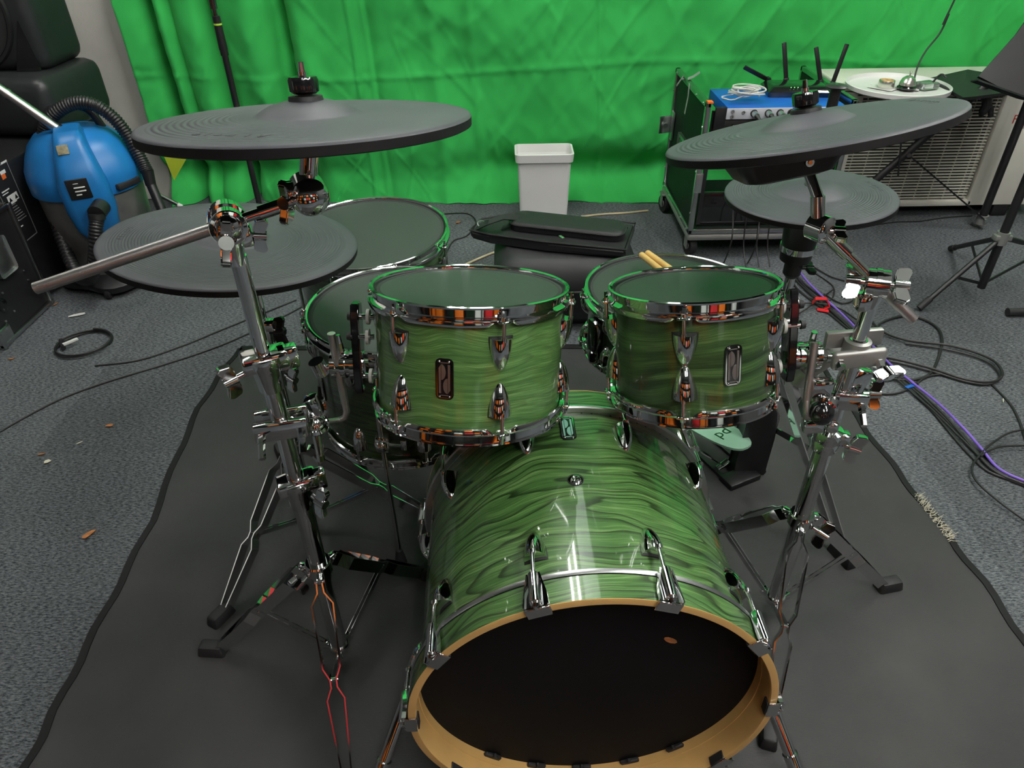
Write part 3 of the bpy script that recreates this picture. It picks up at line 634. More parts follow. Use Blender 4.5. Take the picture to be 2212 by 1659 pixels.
# ------------------------------------------------------------------ cymbals
def cymbal(label, c, tl, Rr, masked, txt, module=False, bell=.32, th=.0135, cup=True):
    q = root('cymbal_pad', label, 'cymbal', mw=tilt(c, *tl))
    m_ = mk_rings('rubber cymbal skin %.3f %d' % (Rr, masked), masked, Rr)
    b = Rr*bell
    prof = [(.008, .0205), (.016, .021), (b*.45, .0198), (b*.75, .0145), (b*.93, .0078), (b*.99, .0056), (b*1.03, .0050), (b*1.15, .0048), (Rr*.6, .004), (Rr*.85, .0018), (Rr*.972, 0.), (Rr*.992, -.0012), (Rr, -.0035)]
    MB().lathe(prof, n=160).build('playing_surface', m_, q, local=True, smooth=50)
    MB().lathe([(Rr, -.0035), (Rr, -th), (Rr*.985, -th-.0015), (Rr*.7, -.0085), (b, -.006), (.012, .010), (.008, .0175)], n=160).build('underside', under_m, q, local=True)  # black plastic base; the rim's shade is put into this black too
    if txt:
        a, rr, sz = txt; cc = V((math.cos(R(a)), math.sin(R(a)), 0))
        # letter tops face outwards, slope follows the bow
        mw = frame(V((cc.x*rr, cc.y*rr, .0026-.002*(rr/Rr-.7)/.3)), (0, 0, 1), V((math.sin(R(a)), -math.cos(R(a)), 0)))
        text('embossed_name', '\u039bLESIS', sz, mw, emb_m, q, ext=.0005, sp=1.45)
    if module:
        loft(MB(), [(.050, .040, .02, -.058), (.062, .050, .02, -.054), (.082, .062, .02, -.018), (.084, .064, .02, -.006)], (-.048, -.025, 0), cap1=True).build('trigger_module', blkp, q, local=True)
        MB().tube((-.03, -.070, -.035), (-.03, -.088, -.036), .006, n=14).build('jack_socket', dchrome, q, local=True)
        MB().tube((-.03, -.087, -.036), (-.03, -.0895, -.036), .003, n=10).build('jack_contact', mat('brass', (.8, .5, .15), .2, 1.), q, local=True)
    return q
def topper(parent, c, tl, name='wing_nut'):
    """felt, round nut and threaded rod over a cymbal"""
    mw = tilt(c, *tl); g = lambda x, y, z: mw@V((x, y, z)); up_ = mw.to_3x3()@V((0, 0, 1))
    MB().tube(g(0, 0, .0203), g(0, 0, .0258), .0215, .0205, n=28).build('felt_washer', blkf, parent)
    b = MB().tube(g(0, 0, .0255), g(0, 0, .030), .009).build('nut_neck', blk, parent)
    nut = MB().lathe([(0, .028), (.013, .028), (.0175, .031), (.018, .044), (.0165, .0475), (.006, .049), (0, .049)], n=40, fn=lambda r, h, t: (r*(1+.035*math.cos(9*t)), h)); nut.bm.transform(mw); nut.build('cymbal_nut', blkg, parent)
    MB().tube(g(0, 0, .048), g(0, 0, .053), .0052).tube(g(0, 0, .053), g(0, 0, .064), .0038, .0032, n=8).build('rod_tip', chrome, parent)

CY = dict(TL=((-.249, .917, 1.088), (-.6, 8.0), .2032), LL=((-.519, 1.24, .782), (6.6, 4.8), .2286), TR=((.436, 1.056, 1.027), (-10.8, 12.5), .2032), HH=((.653, 1.486, .760), (-2.5, 1.2), .178))
cymbal('dark rubber crash pad at upper left, level, on the leftward boom arm', *CY['TL'], True, (-108, .150, .024))
cymbal('widest dark rubber ride pad, low at the left behind the boom stand', *CY['LL'], False, (187, .185, .017), bell=.30)
cymbal('dark rubber crash pad at upper right, tilted, with trigger box beneath', *CY['TR'], True, (-2, .160, .020), module=True)
cymbal('smallest dark rubber hi-hat pad, low at the right below the tilted crash', *CY['HH'], False, (5, .142, .016), bell=.42)

# ------------------------------------------------------------------ stands
def wing(mb, p, ax, s=1., flat=None):
    """wing nut: short stub, hub and a chunky swept bar across"""
    p = V(p); ax = V(ax).normalized(); mb.tube(p, p+ax*.014*s, .0045*s, n=12)
    x, y, a = basis(ax) if flat is None else (V(flat).normalized(), None, ax)
    x = (x-a*x.dot(a)).normalized(); y = a.cross(x); c = p+ax*.012*s
    mb.tube(c-ax*.002*s, c+ax*.016*s, .0085*s, .0075*s, n=18)
    o = [(-.027, .014), (-.022, .019), (-.010, .015), (0, .013), (.010, .015), (.022, .019), (.027, .014), (.024, .0), (.012, -.003), (0, -.001), (-.012, -.003), (-.024, .0)]
    fr_ = frame(c-y*.0052*s, y, x)          # local x = bar direction, local y = -+axis
    sg = 1 if (fr_.to_3x3()@V((0, 1, 0))).dot(a) > 0 else -1
    t = MB(); t.prism([(u*s, sg*v*s) for u, v in o], .0104*s, fr_)
    bmesh.ops.recalc_face_normals(t.bm, faces=t.bm.faces); bmesh.ops.bevel(t.bm, geom=[e for e in t.bm.edges], offset=.0016*s, segments=2, affect='EDGES')
    me = bpy.data.meshes.new('t'); t.bm.to_mesh(me); t.bm.free(); mb.bm.from_mesh(me); bpy.data.meshes.remove(me)
    return mb
def leg(parent, base, ztop, foot, zlow, mid=.50, wide=.019, w_=.024, gloss=None, stub=1.):
    base = V((base[0], base[1], 0)); foot = V((foot[0], foot[1], 0)); d0 = (foot-base).normalized(); s = V((-d0.y, d0.x, 0))
    A = base+d0*.032+V((0, 0, ztop)); B = foot-d0*.02+V((0, 0, .022)); d = (B-A); wd = s.cross(d).normalized()
    prof = [(0, .005), (.05, .006), (.11, wide), (mid-.07, wide*.8), (mid-.01, .0055), (mid+.03, .0055), (mid+.09, wide*.8), (.97, .008), (1, .007)]
    lg = MB()
    for sg in (-1, 1): lg.ribbon([A+d*t+s*(sg*o_) for t, o_ in prof], w_, .0026, wd)
    lg.tube(A-s*.009, A+s*.009, .004).tube(A+d*mid-s*.008, A+d*mid+s*.008, .0042)
    o = lg.build('leg', chrome, parent, smooth=20)
    r = M((d0, s, V((0, 0, 1)))).transposed()
    MB().box(foot+V((0, 0, .016)), (.062, .034, .031), r, bev=.006, taper=.78).build('rubber_foot', blkr, o)
    pm = A+d*mid; pl = base+d0*.016+V((0, 0, zlow)); b = MB()
    for sg in (-1, 1): b.ribbon([pl+s*(sg*.004), pm+s*(sg*.004)], .011, .0016, (pm-pl).cross(s))
    b.build('brace', chrome, o); return o
def collar(mb, x, y, z, r=.021, h=.03):
    mb.lathe([(r*.55, -h/2), (r*.9, -h/2), (r, -h/2+.003), (r, h/2-.003), (r*.9, h/2), (r*.55, h/2)], (x, y, z), n=32); return mb

# left boom stand
BL = (-.362, .868); x, y = BL
sl = root('boom_stand', 'chrome double-braced boom stand at front left, carrying the upper left crash and a rack tom', 'cymbal stand', loc=(x, y, 0))
MB().tube((x, y, .045), (x, y, .505), .0165, n=28).build('lower_tube', chrome, sl)
MB().tube((x, y, .50), (x, y, .76), .0140, n=28).build('middle_tube', chrome, sl)
MB().tube((x, y, .75), (x, y, .925), .0115, n=28).build('upper_tube', chrome, sl)
c_ = MB(); collar(c_, x, y, .300, .024, .030); c_.tube((x, y, .27), (x, y, .29), .020)
for a in (175, 55, 284): c_.box((x+.026*math.cos(R(a)), y+.026*math.sin(R(a)), .293), (.024, .012, .02), M.Rotation(R(a), 3, 'Z'), bev=.002)
c_.build('leg_collar', chrome, sl)
c_ = MB(); collar(c_, x, y, .055, .021, .020)
for a in (175, 55, 284): c_.box((x+.022*math.cos(R(a)), y+.022*math.sin(R(a)), .05), (.024, .011, .012), M.Rotation(R(a), 3, 'Z'), bev=.002)
c_.build('brace_collar', chrome, sl)
for f_ in ((-.640, .892), (-.205, 1.095), (-.300, .600)): leg(sl, BL, .293, f_, .05)
def flare_collar(parent, x, y, z, wd=-1, rt=.033):
    """flared height clamp with a box lip and wing screw"""
    m_ = MB().lathe([(.013, .0), (.026, .0), (.027, -.012), (.022, -.022), (.019, -.060), (.015, -.062), (.013, -.05)], (x, y, z), n=32)
    m_.box((x, y, z-.008), (rt*2, .036, .026), M.Rotation(R(25), 3, 'Z'), bev=.004)
    m_.box((x+.03, y+.012, z-.012), (.03, .022, .034), M.Rotation(R(25), 3, 'Z'), bev=.003)
    m_.build('height_clamp', chrome, parent)
    wing(MB(), (x+wd*.028, y-.018, z-.022), (wd*.8, -.6, -.15), 1.1, flat=(.2, .1, 1)).build('wing_screw', chrome, parent)
flare_collar(sl, x, y, .768); flare_collar(sl, x, y, .520, 1)
wing(MB(), (x-.022, y-.012, .285), (-.6, -.6, -.35), 1., flat=(.3, .3, 1)).build('wing_screw', chrome, sl)
# boom arm + tilters
J = V((x, y, .962)); A0 = V((-.598, .80, .917)); T = V((-.268, .897, .992)); dv = (T-A0).normalized()
J = A0+dv*((J-A0).dot(dv)); 
MB().tube(A0, J-dv*.02, .0077, n=16).build('knurled_arm_end', chromek, sl)
MB().tube(J-dv*.02, T-dv*.055, .0068, n=18).tube(T-dv*.06, T-dv*.02, .0095, n=18).build('boom_arm', chrome, sl)
t_ = MB().lathe([(.011, -.055), (.0115, -.05), (.015, -.03), (.021, -.006), (.019, .006), (.010, .012)], J+V((0, -.004, 0)), (0, 0, 1), n=28)
nf = V((.35, -.93, .05)).normalized()
t_.tube(J+nf*.018, J-nf*.030, .0235, n=36).lathe([(.0235, .017), (.0225, .021), (.0185, .022), (.0170, .0195), (.0145, .0225), (.008, .027), (0, .0285)], J, nf, n=40).tube(J-nf*.004, J-nf*.014, .0255, n=36)
t_.box(J+V((.008, .012, -.022)), (.03, .022, .03), M.Rotation(R(20), 3, 'Z'), bev=.005)
t_.build('boom_tilter', chrome, sl)
wing(MB(), J+nf*.022+V((-.006, 0, -.006)), nf, 1.25, flat=(-.25, 0, -1)).build('wing_screw', chrome, sl)
wing(MB(), J-nf*.012+V((.02, .0, -.02)), (.9, .3, -.2), .9, flat=(.2, 0, 1)).build('wing_screw', chrome, sl)
Tc = V((-.262, .900, .997)); t2 = MB().tube(Tc+nf*.018, Tc-nf*.020, .0245, n=40).lathe([(.0245, .017), (.0238, .022), (.020, .028), (.013, .0325), (.006, .0345), (0, .035)], Tc, nf, n=40)
t2.tube(Tc-nf*.010+V((0, 0, 0)), Tc-nf*.010+V((.012, .004, .055)), .0115, n=24)
t2.build('cymbal_tilter', chrome, sl)
wing(MB(), Tc+nf*.012-V((.019, 0, 0)), nf+V((-.6, 0, 0)), 1.1, flat=(0.15, 0, 1)).build('wing_screw', chrome, sl)
cT = tilt(*[CY['TL'][0], *CY['TL'][1]]); a_ = Tc-nf*.010+V((.012, .004, .05)); b_ = cT@V((0, 0, .03))
MB().tube(a_, cT@V((0, 0, -.004)), .0085, n=20).tube(cT@V((0, 0, -.006)), b_, .004).build('cymbal_rod', chrome, sl)
topper(sl, CY['TL'][0], CY['TL'][1])

# clamp, ball and L-rod holding the wide tom
zc = .638
def multiclamp(parent, x, y, z, rot, tgt):
    m_ = MB()
    for k in (-1, 1): m_.box((x, y, z)+M.Rotation(R(rot), 3, 'Z')@V((0, k*.016, 0)) if False else V((x, y, z))+M.Rotation(R(rot), 3, 'Z')@V((0, k*.0165, 0)), (.082, .010, .034), M.Rotation(R(rot), 3, 'Z'), bev=.003)
    m_.build('clamp_plate', chrome, parent)
    for k in (-1, 1):
        b = MB(); p = V((x, y, z))+M.Rotation(R(rot), 3, 'Z')@V((k*.030, -.02, -.002)); n_ = M.Rotation(R(rot), 3, 'Z')@V((0, -1, -.5))
        b.tube(p, p+n_.normalized()*.014, .0065, n=6).tube(p+n_.normalized()*.014, p+n_.normalized()*.040, .0055, n=6)
        b.build('drum_key_bolt', chrome, parent)
    p0 = V((x, y, z)); MB().ribbon([p0+(tgt-p0)*.25, tgt-(tgt-p0)*.15], .030, .014, (0, 0, 1)).build('clamp_arm', chrome, parent)
Bl = Yp(683, 918, .93)
th = root('tom_holder', 'chrome ball clamp and L rod joining the wider rack tom to the left stand', 'clamp', loc=Bl)
multiclamp(th, x, y, zc, 12, Bl)
MB().sphere(Bl, .0185, (1, 1, 1.15)).box(Bl+V((.002, .004, .038)), (.022, .024, .036), M.Rotation(R(-12), 3, 'Y'), bev=.003).lathe([(.0195, -.006), (.022, 0), (.0195, .006), (.015, .007), (.015, -.007)], Bl, (0, -.3, 1), n=28, closed=True).build('ball_socket', chrome, th)
MB().tube(Bl+V((0, -.006, -.012)), Bl+V((.002, -.018, -.052)), .0085, .0065, n=14).tube(Bl+V((.002, -.018, -.050)), Bl+V((.002, -.020, -.062)), .0068, n=6).build('clamp_bolt', chrome, th)
K0 = Yp(752, 905, .965); K1 = Yp(744, 752, .985); K1.x = K0.x-.004; K1.y = K0.y+.01
MB().path([Bl+V((.012, .006, 0)), K0+V((-.016, -.004, 0)), K0+V((-.005, -.001, .004)), K0+V((0, 0, .016)), K0.lerp(K1, .3)], .0058, n=14).tube(K0.lerp(K1, .25), K1+V((0, 0, .035)), .0066, n=14).build('l_rod', chromek, th)
Kc = Yp(752, 785, .985); 
cl = MB().tube(Kc+V((-.024, 0, 0)), Kc+V((.030, 0, 0)), .021, n=36)
for dx in (-.022, -.006, .010, .024): cl.tube(Kc+V((dx-.004, 0, 0)), Kc+V((dx+.004, 0, 0)), .0245, n=36)
cl.tube(Kc+V((-.008, 0, .018)), Kc+V((-.008, 0, .042)), .0065, .0052, n=8).tube(Kc+V((-.008, 0, .042)), Kc+V((-.008, 0, .056)), .0048, .003, n=8)
cl.tube(Kc+V((-.024, -.004, -.004)), Kc+V((-.045, -.008, -.004)), .006).tube(Kc+V((-.044, -.008, -.014)), Kc+V((-.050, -.010, .012)), .013, n=18)
cl.build('rod_clamp', chrome, th)
def isoplate(parent, drumroot, side, Rr, D):
    """black suspension plate on posts at the side of a tom (tom's own frame)"""
    mw = MW[drumroot.name]; g = lambda x, y, z: mw@V((x, y, z))
    o = [(-.012, -.075), (.012, -.075), (.017, -.055), (.019, .03), (.013, .055), (.004, .078), (-.008, .080), (-.016, .05), (-.018, -.05)]
    fr = mw@frame(V((side*(Rr+(.016 if side < 0 else .012)), -.012, -D*.5)), (side, 0, 0), (0, 1, 0))
    p = MB().prism(o, .014, fr); bmesh.ops.bevel(p.bm, geom=[e for e in p.bm.edges], offset=.002, segments=2, affect='EDGES')
    pl = p.build('suspension_plate', blkg, drumroot, smooth=60)
    for (yy, zz) in ((0, .052), (-.012, .022), (.0, -.050)):
        a = g(side*(Rr-.006), yy-.012, -D*.5+zz); b = g(side*(Rr+.030), yy-.012, -D*.5+zz)
        q_ = MB().tube(a, b, .0048, n=14).build('mount_post', chrome, pl)
        MB().tube(b, g(side*(Rr+.037), yy-.012, -D*.5+zz), .0075, .0065, n=16).build('post_cap', blkr, q_)
        MB().tube(g(side*(Rr+.001), yy-.012, -D*.5+zz), g(side*(Rr+.006), yy-.012, -D*.5+zz), .0125, n=24).build('rubber_washer', gum_m, q_)
isoplate(None, DR[0], -1, .160, .215)
isoplate(None, DR[1], 1, .1345, .195)

# second stand carrying the low left ride
S2 = (-.503, 1.243); x, y = S2
s2_ = root('straight_stand', 'chrome cymbal stand behind the boom stand, under the low left ride pad', 'cymbal stand', loc=(x, y, 0))
MB().tube((x, y, .045), (x, y, .50), .0145, n=24).build('lower_tube', chrome, s2_)
MB().tube((x, y, .50), (x, y, .745), .0105, n=24).build('upper_tube', chrome, s2_)
c_ = MB(); collar(c_, x, y, .27, .021, .028); collar(c_, x, y, .055, .018, .018); c_.build('leg_collar', chrome, s2_)
for f_ in ((-.650, .975), (-.175, 1.245), (-.655, 1.52)): leg(s2_, S2, .262, f_, .05, mid=.52)
MB().box((x, y, .575), (.030, .030, .055), bev=.005).box((x+.012, y-.01, .60), (.03, .026, .02), bev=.003).build('cymbal_tilter', chrome, s2_)
wing(MB(), (x+.014, y-.01, .585), (1, -.15, .1), 1.15, flat=(0, .3, 1)).build('wing_screw', blkg, s2_)
flare_collar(s2_, x, y, .505, 1, .022)
MB().tube((x, y, .72), CY['LL'][0], .006).build('cymbal_rod', chrome, s2_)
topper(s2_, CY['LL'][0], CY['LL'][1])

# right boom stand
BR = (.562, .968); x, y = BR
sr = root('boom_stand', 'chrome double-braced boom stand at front right, carrying the tilted crash and the smaller rack tom', 'cymbal stand', loc=(x, y, 0))
MB().tube((x, y, .045), (x, y, .52), .0165, n=28).build('lower_tube', chrome, sr)
MB().tube((x, y, .50), (x, y, .715), .0140, n=28).build('middle_tube', chrome, sr)
MB().tube((x, y, .70), (x, y, .780), .0115, n=28).build('upper_tube', chrome, sr)
angR = (12, 132, 252)
c_ = MB(); collar(c_, x, y, .300, .024, .030)
for a in angR: c_.box((x+.026*math.cos(R(a)), y+.026*math.sin(R(a)), .293), (.024, .012, .02), M.Rotation(R(a), 3, 'Z'), bev=.002)
c_.build('leg_collar', chrome, sr)
c_ = MB(); collar(c_, x, y, .055, .021, .020)
for a in angR: c_.box((x+.022*math.cos(R(a)), y+.022*math.sin(R(a)), .05), (.024, .011, .012), M.Rotation(R(a), 3, 'Z'), bev=.002)
c_.build('brace_collar', chrome, sr)
for a in angR: leg(sr, BR, .293, (x+.29*math.cos(R(a)), y+.29*math.sin(R(a))), .05)
wing(MB(), (x+.022, y-.012, .285), (.8, -.5, -.3), 1.15, flat=(.2, .3, 1)).build('wing_screw', chrome, sr)
c_ = MB().lathe([(.014, .022), (.024, .020), (.0255, .004), (.0245, .002), (.0245, -.003), (.025, -.006), (.022, -.024), (.0165, -.028)], (x, y, .505), n=36).box((x+.022, y-.008, .512), (.026, .022, .02), bev=.003).build('height_clamp', chrome, sr)
wing(MB(), (x+.024, y-.012, .50), (1, -.3, -.25), 1.15, flat=(.2, 0, 1)).build('wing_screw', chrome, sr)
MB().tube((x-.014, y-.012, .655), (x-.022, y-.02, .60), .003).build('memory_lock', chrome, sr)
m_ = MB().box((x+.022, y+.004, .62), (.028, .020, .065), M.Rotation(R(12), 3, 'Y'), bev=.003).build('lock_plate', chrome, sr)
wing(MB(), (x+.035, y-.004, .606), (1, -.1, 0), 1., flat=(.1, .3, 1)).build('wing_screw', chrome, sr)
# grey cast clamp with a grey pipe stub
cc_ = V((x, y, .700))
gc = root('cast_clamp', 'matt grey cast pipe clamp around the right boom stand tube', 'clamp', loc=cc_)
mm_ = MB().box(cc_+V((0, -.018, -.012)), (.086, .014, .034), M.Rotation(R(-6), 3, 'Y'), bev=.006, seg=3).box(cc_+V((0, .016, .006)), (.092, .012, .030), M.Rotation(R(-4), 3, 'Y'), bev=.003)
mm_.lathe([(.0145, -.02), (.021, -.018), (.021, .012), (.0145, .014)], cc_, n=28)
mm_.build('jaw', castm, gc)
for k in (-1, 1): MB().tube(cc_+V((k*.032, -.020, -.014)), cc_+V((k*.032, -.034, -.02)), .0075, n=6).build('hex_bolt', chrome, gc)
wing(MB(), cc_+V((.034, -.026, -.02)), (.3, -.9, -.2), 1.0, flat=(1, .2, 0)).build('wing_bolt', chrome, gc)
MB().tube(cc_+V((-.022, .02, -.02)), cc_+V((-.052, .05, -.085)), .019, n=30).tube(cc_+V((-.046, .044, -.070)), cc_+V((-.058, .056, -.10)), .0225, n=30).build('pipe_stub', castm, gc)
# boom
J = V((x, y, .815)); T = V((.468, 1.000, .893)); dv = (T-J).normalized()
MB().tube(J-dv*.085, J+dv*.012, .0085, n=16).build('knurled_arm_end', chromek, sr)
MB().tube(J, T-dv*.045, .0072, n=18).tube(T-dv*.060, T-dv*.012, .0105, n=18).build('boom_arm', chrome, sr)
na = V((.94, -.33, .02)).normalized()
t_ = MB().lathe([(.0115, -.04), (.013, -.034), (.017, -.022), (.019, -.006), (.010, .006)], J, n=28).tube(J-na*.015, J+na*.016, .0215, n=36).tube(J-na*.004, J+na*.004, .023, n=36).box(J+V((-.016, -.006, -.028)), (.020, .024, .026), bev=.003)
t_.build('boom_tilter', chrome, sr)
wing(MB(), J+na*.013, na, 1.15, flat=(0, .6, .35)).build('wing_screw', chrome, sr)
wing(MB(), J-na*.012, -na, 1.15, flat=(0, .5, .5)).build('wing_screw', chrome, sr)
nt = V((.55, -.83, .0)).normalized()
MB().tube(T-nt*.014, T+nt*.012, .0205, n=36).tube(T+nt*.012, T+nt*.017, .019, .012, n=36).tube(T+V((-.004, 0, 0)), T+V((-.010, .012, .045)), .0105, n=22).build('cymbal_tilter', chrome, sr)
wing(MB(), T+nt*.012+V((.0, 0, 0)), V((1, -.25, .05)), .9, flat=(.1, 1, .25)).build('wing_screw', chrome, sr)
cT = tilt(*[CY['TR'][0], *CY['TR'][1]])
MB().tube(T+V((-.008, .010, .04)), cT@V((0, 0, -.062)), .0085, n=20).tube(cT@V((0, 0, -.062)), cT@V((0, 0, .03)), .004).build('cymbal_rod', chrome, sr)
topper(sr, CY['TR'][0], CY['TR'][1])
# holder of the small tom
Br = Yp(1775, 892, .925)
th = root('tom_holder', 'chrome clamp with black ball and rod joining smaller rack tom to right stand', 'clamp', loc=Br)
multiclamp(th, x, y, .600, -8, Br+V((0, .0, 0)))
MB().sphere(Br, .0205, (1, 1, 1.05)).build('ball', blkg, th)
MB().lathe([(.020, -.008), (.0235, -.006), (.0235, .006), (.020, .008), (.0175, 0)], Br+V((.006, .012, .002)), (.5, .8, .1), n=30, closed=True).box(Br+V((-.004, .010, -.034)), (.034, .022, .022), bev=.003).box(Br+V((.026, .005, -.032)), (.018, .02, .018), bev=.003).box(Br+V((-.004, .018, .040)), (.034, .02, .032), bev=.004).build('ball_socket', chrome, th)
K0 = Yp(1738, 896, .925); K1 = Yp(1748, 762, .97); K1.x = K0.x+.006
MB().path([Br+V((-.006, -.012, 0)), K0+V((.016, 0, -.006)), K0+V((.003, 0, -.002)), K0+V((0, .001, .012)), K0.lerp(K1, .3)], .0056, n=14).tube(K0.lerp(K1, .2), K1+V((0, 0, .02)), .0066, n=14).build('l_rod', chromek, th)
Kc = Yp(1738, 768, .985)
cl = MB().tube(Kc+V((-.030, 0, 0)), Kc+V((.020, 0, 0)), .020, n=36)
for dx in (-.024, -.010, .004, .018): cl.tube(Kc+V((dx-.004, 0, 0)), Kc+V((dx+.004, 0, 0)), .0235, n=36)
cl.tube(Kc+V((.006, 0, .018)), Kc+V((.006, 0, .046)), .0062, .005, n=8).tube(Kc+V((.02, -.004, 0)), Kc+V((.034, -.006, 0)), .0055).tube(Kc+V((.034, -.006, 0)), Kc+V((.056, -.008, 0)), .0085, n=14)
cl.build('rod_clamp', chrome, th)

# hi-hat stand with pedal
x, y = .653, 1.480
hh = root('hi_hat_stand', 'chrome hi-hat stand with black pedal frame and mint footboard at the right', 'hi-hat stand', loc=(x, y, 0))
MB().tube((x, y, .16), (x, y, .50), .0135, n=24).build('lower_tube', chrome, hh)
MB().tube((x, y, .50), (x, y, .62), .0115, n=24).build('upper_tube', chrome, hh)
MB().tube((x, y, .60), (x, y, .985), .0032, n=10).build('pull_rod', chrome, hh)
MB().tube((x, y, .93), (x, y, .975), .0105, n=18).lathe([(0, .975), (.016, .976), (.022, .981), (.016, .984), (0, .985)], (x, y, 0), n=28).build('clutch', blk, hh)
MB().lathe([(.012, .56), (.020, .57), (.020, .60), (.034, .605), (.036, .635), (.040, .68), (.044, .735), (.010, .745)], (x, y, 0), n=36).build('sensor_housing', blkp, hh)
MB().lathe([(.034, .628), (.0385, .628), (.0385, .642), (.034, .642)], (x, y, 0), n=36, closed=True).build('sensor_ring', chrome, hh)
MB().lathe([(.0, .776), (.016, .776), (.018, .781), (.006, .783), (0, .784)], (x, y, 0), n=28).build('cup_washer', blkr, hh)
wing(MB().tube((x+.01, y, .583), (x+.03, y, .583), .004), (x+.022, y, .583), (1, -.1, 0), .9, flat=(0, 1, .1)).build('wing_screw', blk, hh)
c_ = MB(); collar(c_, x, y, .425, .020, .03); c_.box((x+.022, y-.006, .43), (.026, .018, .026), bev=.004); c_.build('height_clamp', chrome, hh)
for a, l_ in ((-71, .385), (60, .34)):
    c = V((math.cos(R(a)), math.sin(R(a)), 0)); s = V((-c.y, c.x, 0)); b0 = V((x, y, 0)); lg = MB()
    for sg in (-1, 1): lg.ribbon([b0+c*.02+s*sg*.012+V((0, 0, .36)), b0+c*.06+s*sg*.020+V((0, 0, .32)), b0+c*l_*.95+s*sg*.012+V((0, 0, .025))], .022, .003, s.cross(c*l_-V((0, 0, .33))))
    o = lg.build('leg', chrome, hh, smooth=20)
    MB().box(b0+c*l_+V((0, 0, .022)), (.075, .042, .043), M((c, s, V((0, 0, 1)))).transposed(), bev=.006, taper=.8).build('rubber_foot', blkr, o)
    MB().ribbon([b0+c*.015+V((0, 0, .14)), b0+c*l_*.5+V((0, 0, .19))], .016, .004, (0, 0, 1)).build('brace', chrome, o)
# pedal: tower frame, base plate and footboard
P0 = G(1600, 1055); P1 = G(1545, 985)
tw = MB()
f_ = frame(V((.628, 1.40, 0)), (0, -1, .0), (1, 0, 0))
tw.prism([(-.045, .002), (.050, .002), (.055, .02), (.043, .03), (.050, .13), (.052, .20), (.042, .225), (.020, .24), (-.022, .24), (-.036, .225), (-.028, .19), (-.034, .10), (-.030, .03)], -.055, f_)
bmesh.ops.bevel(tw.bm, geom=list(tw.bm.edges), offset=.005, segments=2, affect='EDGES')
tw.build('pedal_frame', blkp, hh, smooth=50)
fb0, fb1 = V((.605, 1.385, .035)), V((.475, 1.66, .030))
dv = (fb1-fb0).normalized(); sd = dv.cross(V((0, 0, 1))).normalized()
bs = MB()
for sg in (-1, 1): bs.ribbon([fb0+sd*sg*.040-V((0, 0, .022)), fb1+sd*sg*.040-V((0, 0, .018))], .010, .008, sd)
bs.box(fb0-V((0, 0, .022)), (.10, .05, .02), M.Rotation(math.atan2(sd.y, sd.x), 3, 'Z'), bev=.003)
bs.build('pedal_rails', blkp, hh)
ft_ = []
fbT = G(1628, 968, .15)-V((0, 0, 0)); fbB = G(1478, 925, .05)
fr = frame(V((.575, 1.44, .125)), V((-.02, -.28, 1)), V((-.45, .9, .0)))
outl = [(.115+.135*(abs(math.cos(t))**.8)*(1 if math.cos(t) > 0 else -1), .047*(abs(math.sin(t))**.75)*(1 if math.sin(t) > 0 else -1)) for t in [2*PI*k/32 for k in range(32)]]
outl_ = [(-.020, -.030), (.03, -.040), (.10, -.047), (.19, -.047), (.235, -.036), (.25, 0), (.235, .036), (.19, .047), (.10, .047), (.03, .040), (-.020, .030)]
fbm = frame(V((.585, 1.375, .135)), V((-.10, .12, 1)), V((-.52, .85, -.16)))
fo = MB().prism(outl, .006, fbm).build('footboard', footm, hh)
text('footboard_mark', 'pd', .048, fbm@M.Translation((.060, .0, .0066))@M.Rotation(R(90), 4, 'Z'), blkg, fo, ext=.0003, local=False)

# ------------------------------------------------------------------ cables on the floor
def cab(name, label, pts, r, m_, cat='cable', z=None, group=None, sm=8, px=True):
    P = []
    for i, p in enumerate(pts):
        zz = (p[2] if len(p) > 2 else 0)+(z or 0)
        q = G(p[0], p[1], r+zz) if px else V(p)
        P.append(q)
    o = MB().path(P, r, n=8, smooth=sm).build(name, m_, loc=P[0]); return tag(o, label, cat, group)
cab('audio_cable', 'black cable running off from the coil at the left, its middle sagging to the floor', [(205, 790), (300, 778), (400, 745), (480, 712), (560, 680), (640, 648)], .0032, cable_m)
cab('audio_cable', 'black cable crossing the left carpet to the lower left picture edge', [(-30, 950), (60, 898), (140, 858), (240, 822), (360, 786), (480, 745), (600, 690), (690, 640), (760, 590)], .0032, cable_m)
c0 = G(183, 745, .004); pts = []
for k in range(44):
    t = k*.33; rr = 1+.05*math.sin(k*.7); pts.append((c0.x+.085*rr*math.cos(t), c0.y+.085*rr*math.sin(t)*1.05, .004+.00035*k))
cq = root('coiled_cable', 'small black cable coil with a white tag on the left carpet', 'cable', loc=c0)
MB().path(pts, .0035, n=8, smooth=3).build('coil', cable_m, cq)
MB().box(G(152, 738, .02), (.012, .05, .006), M.Rotation(R(-40), 3, 'Z')).build('white_tag', white_t, cq)
MB().tube(G(137, 752, .012), G(132, 735, .012), .008).build('plug', cable_m, cq)
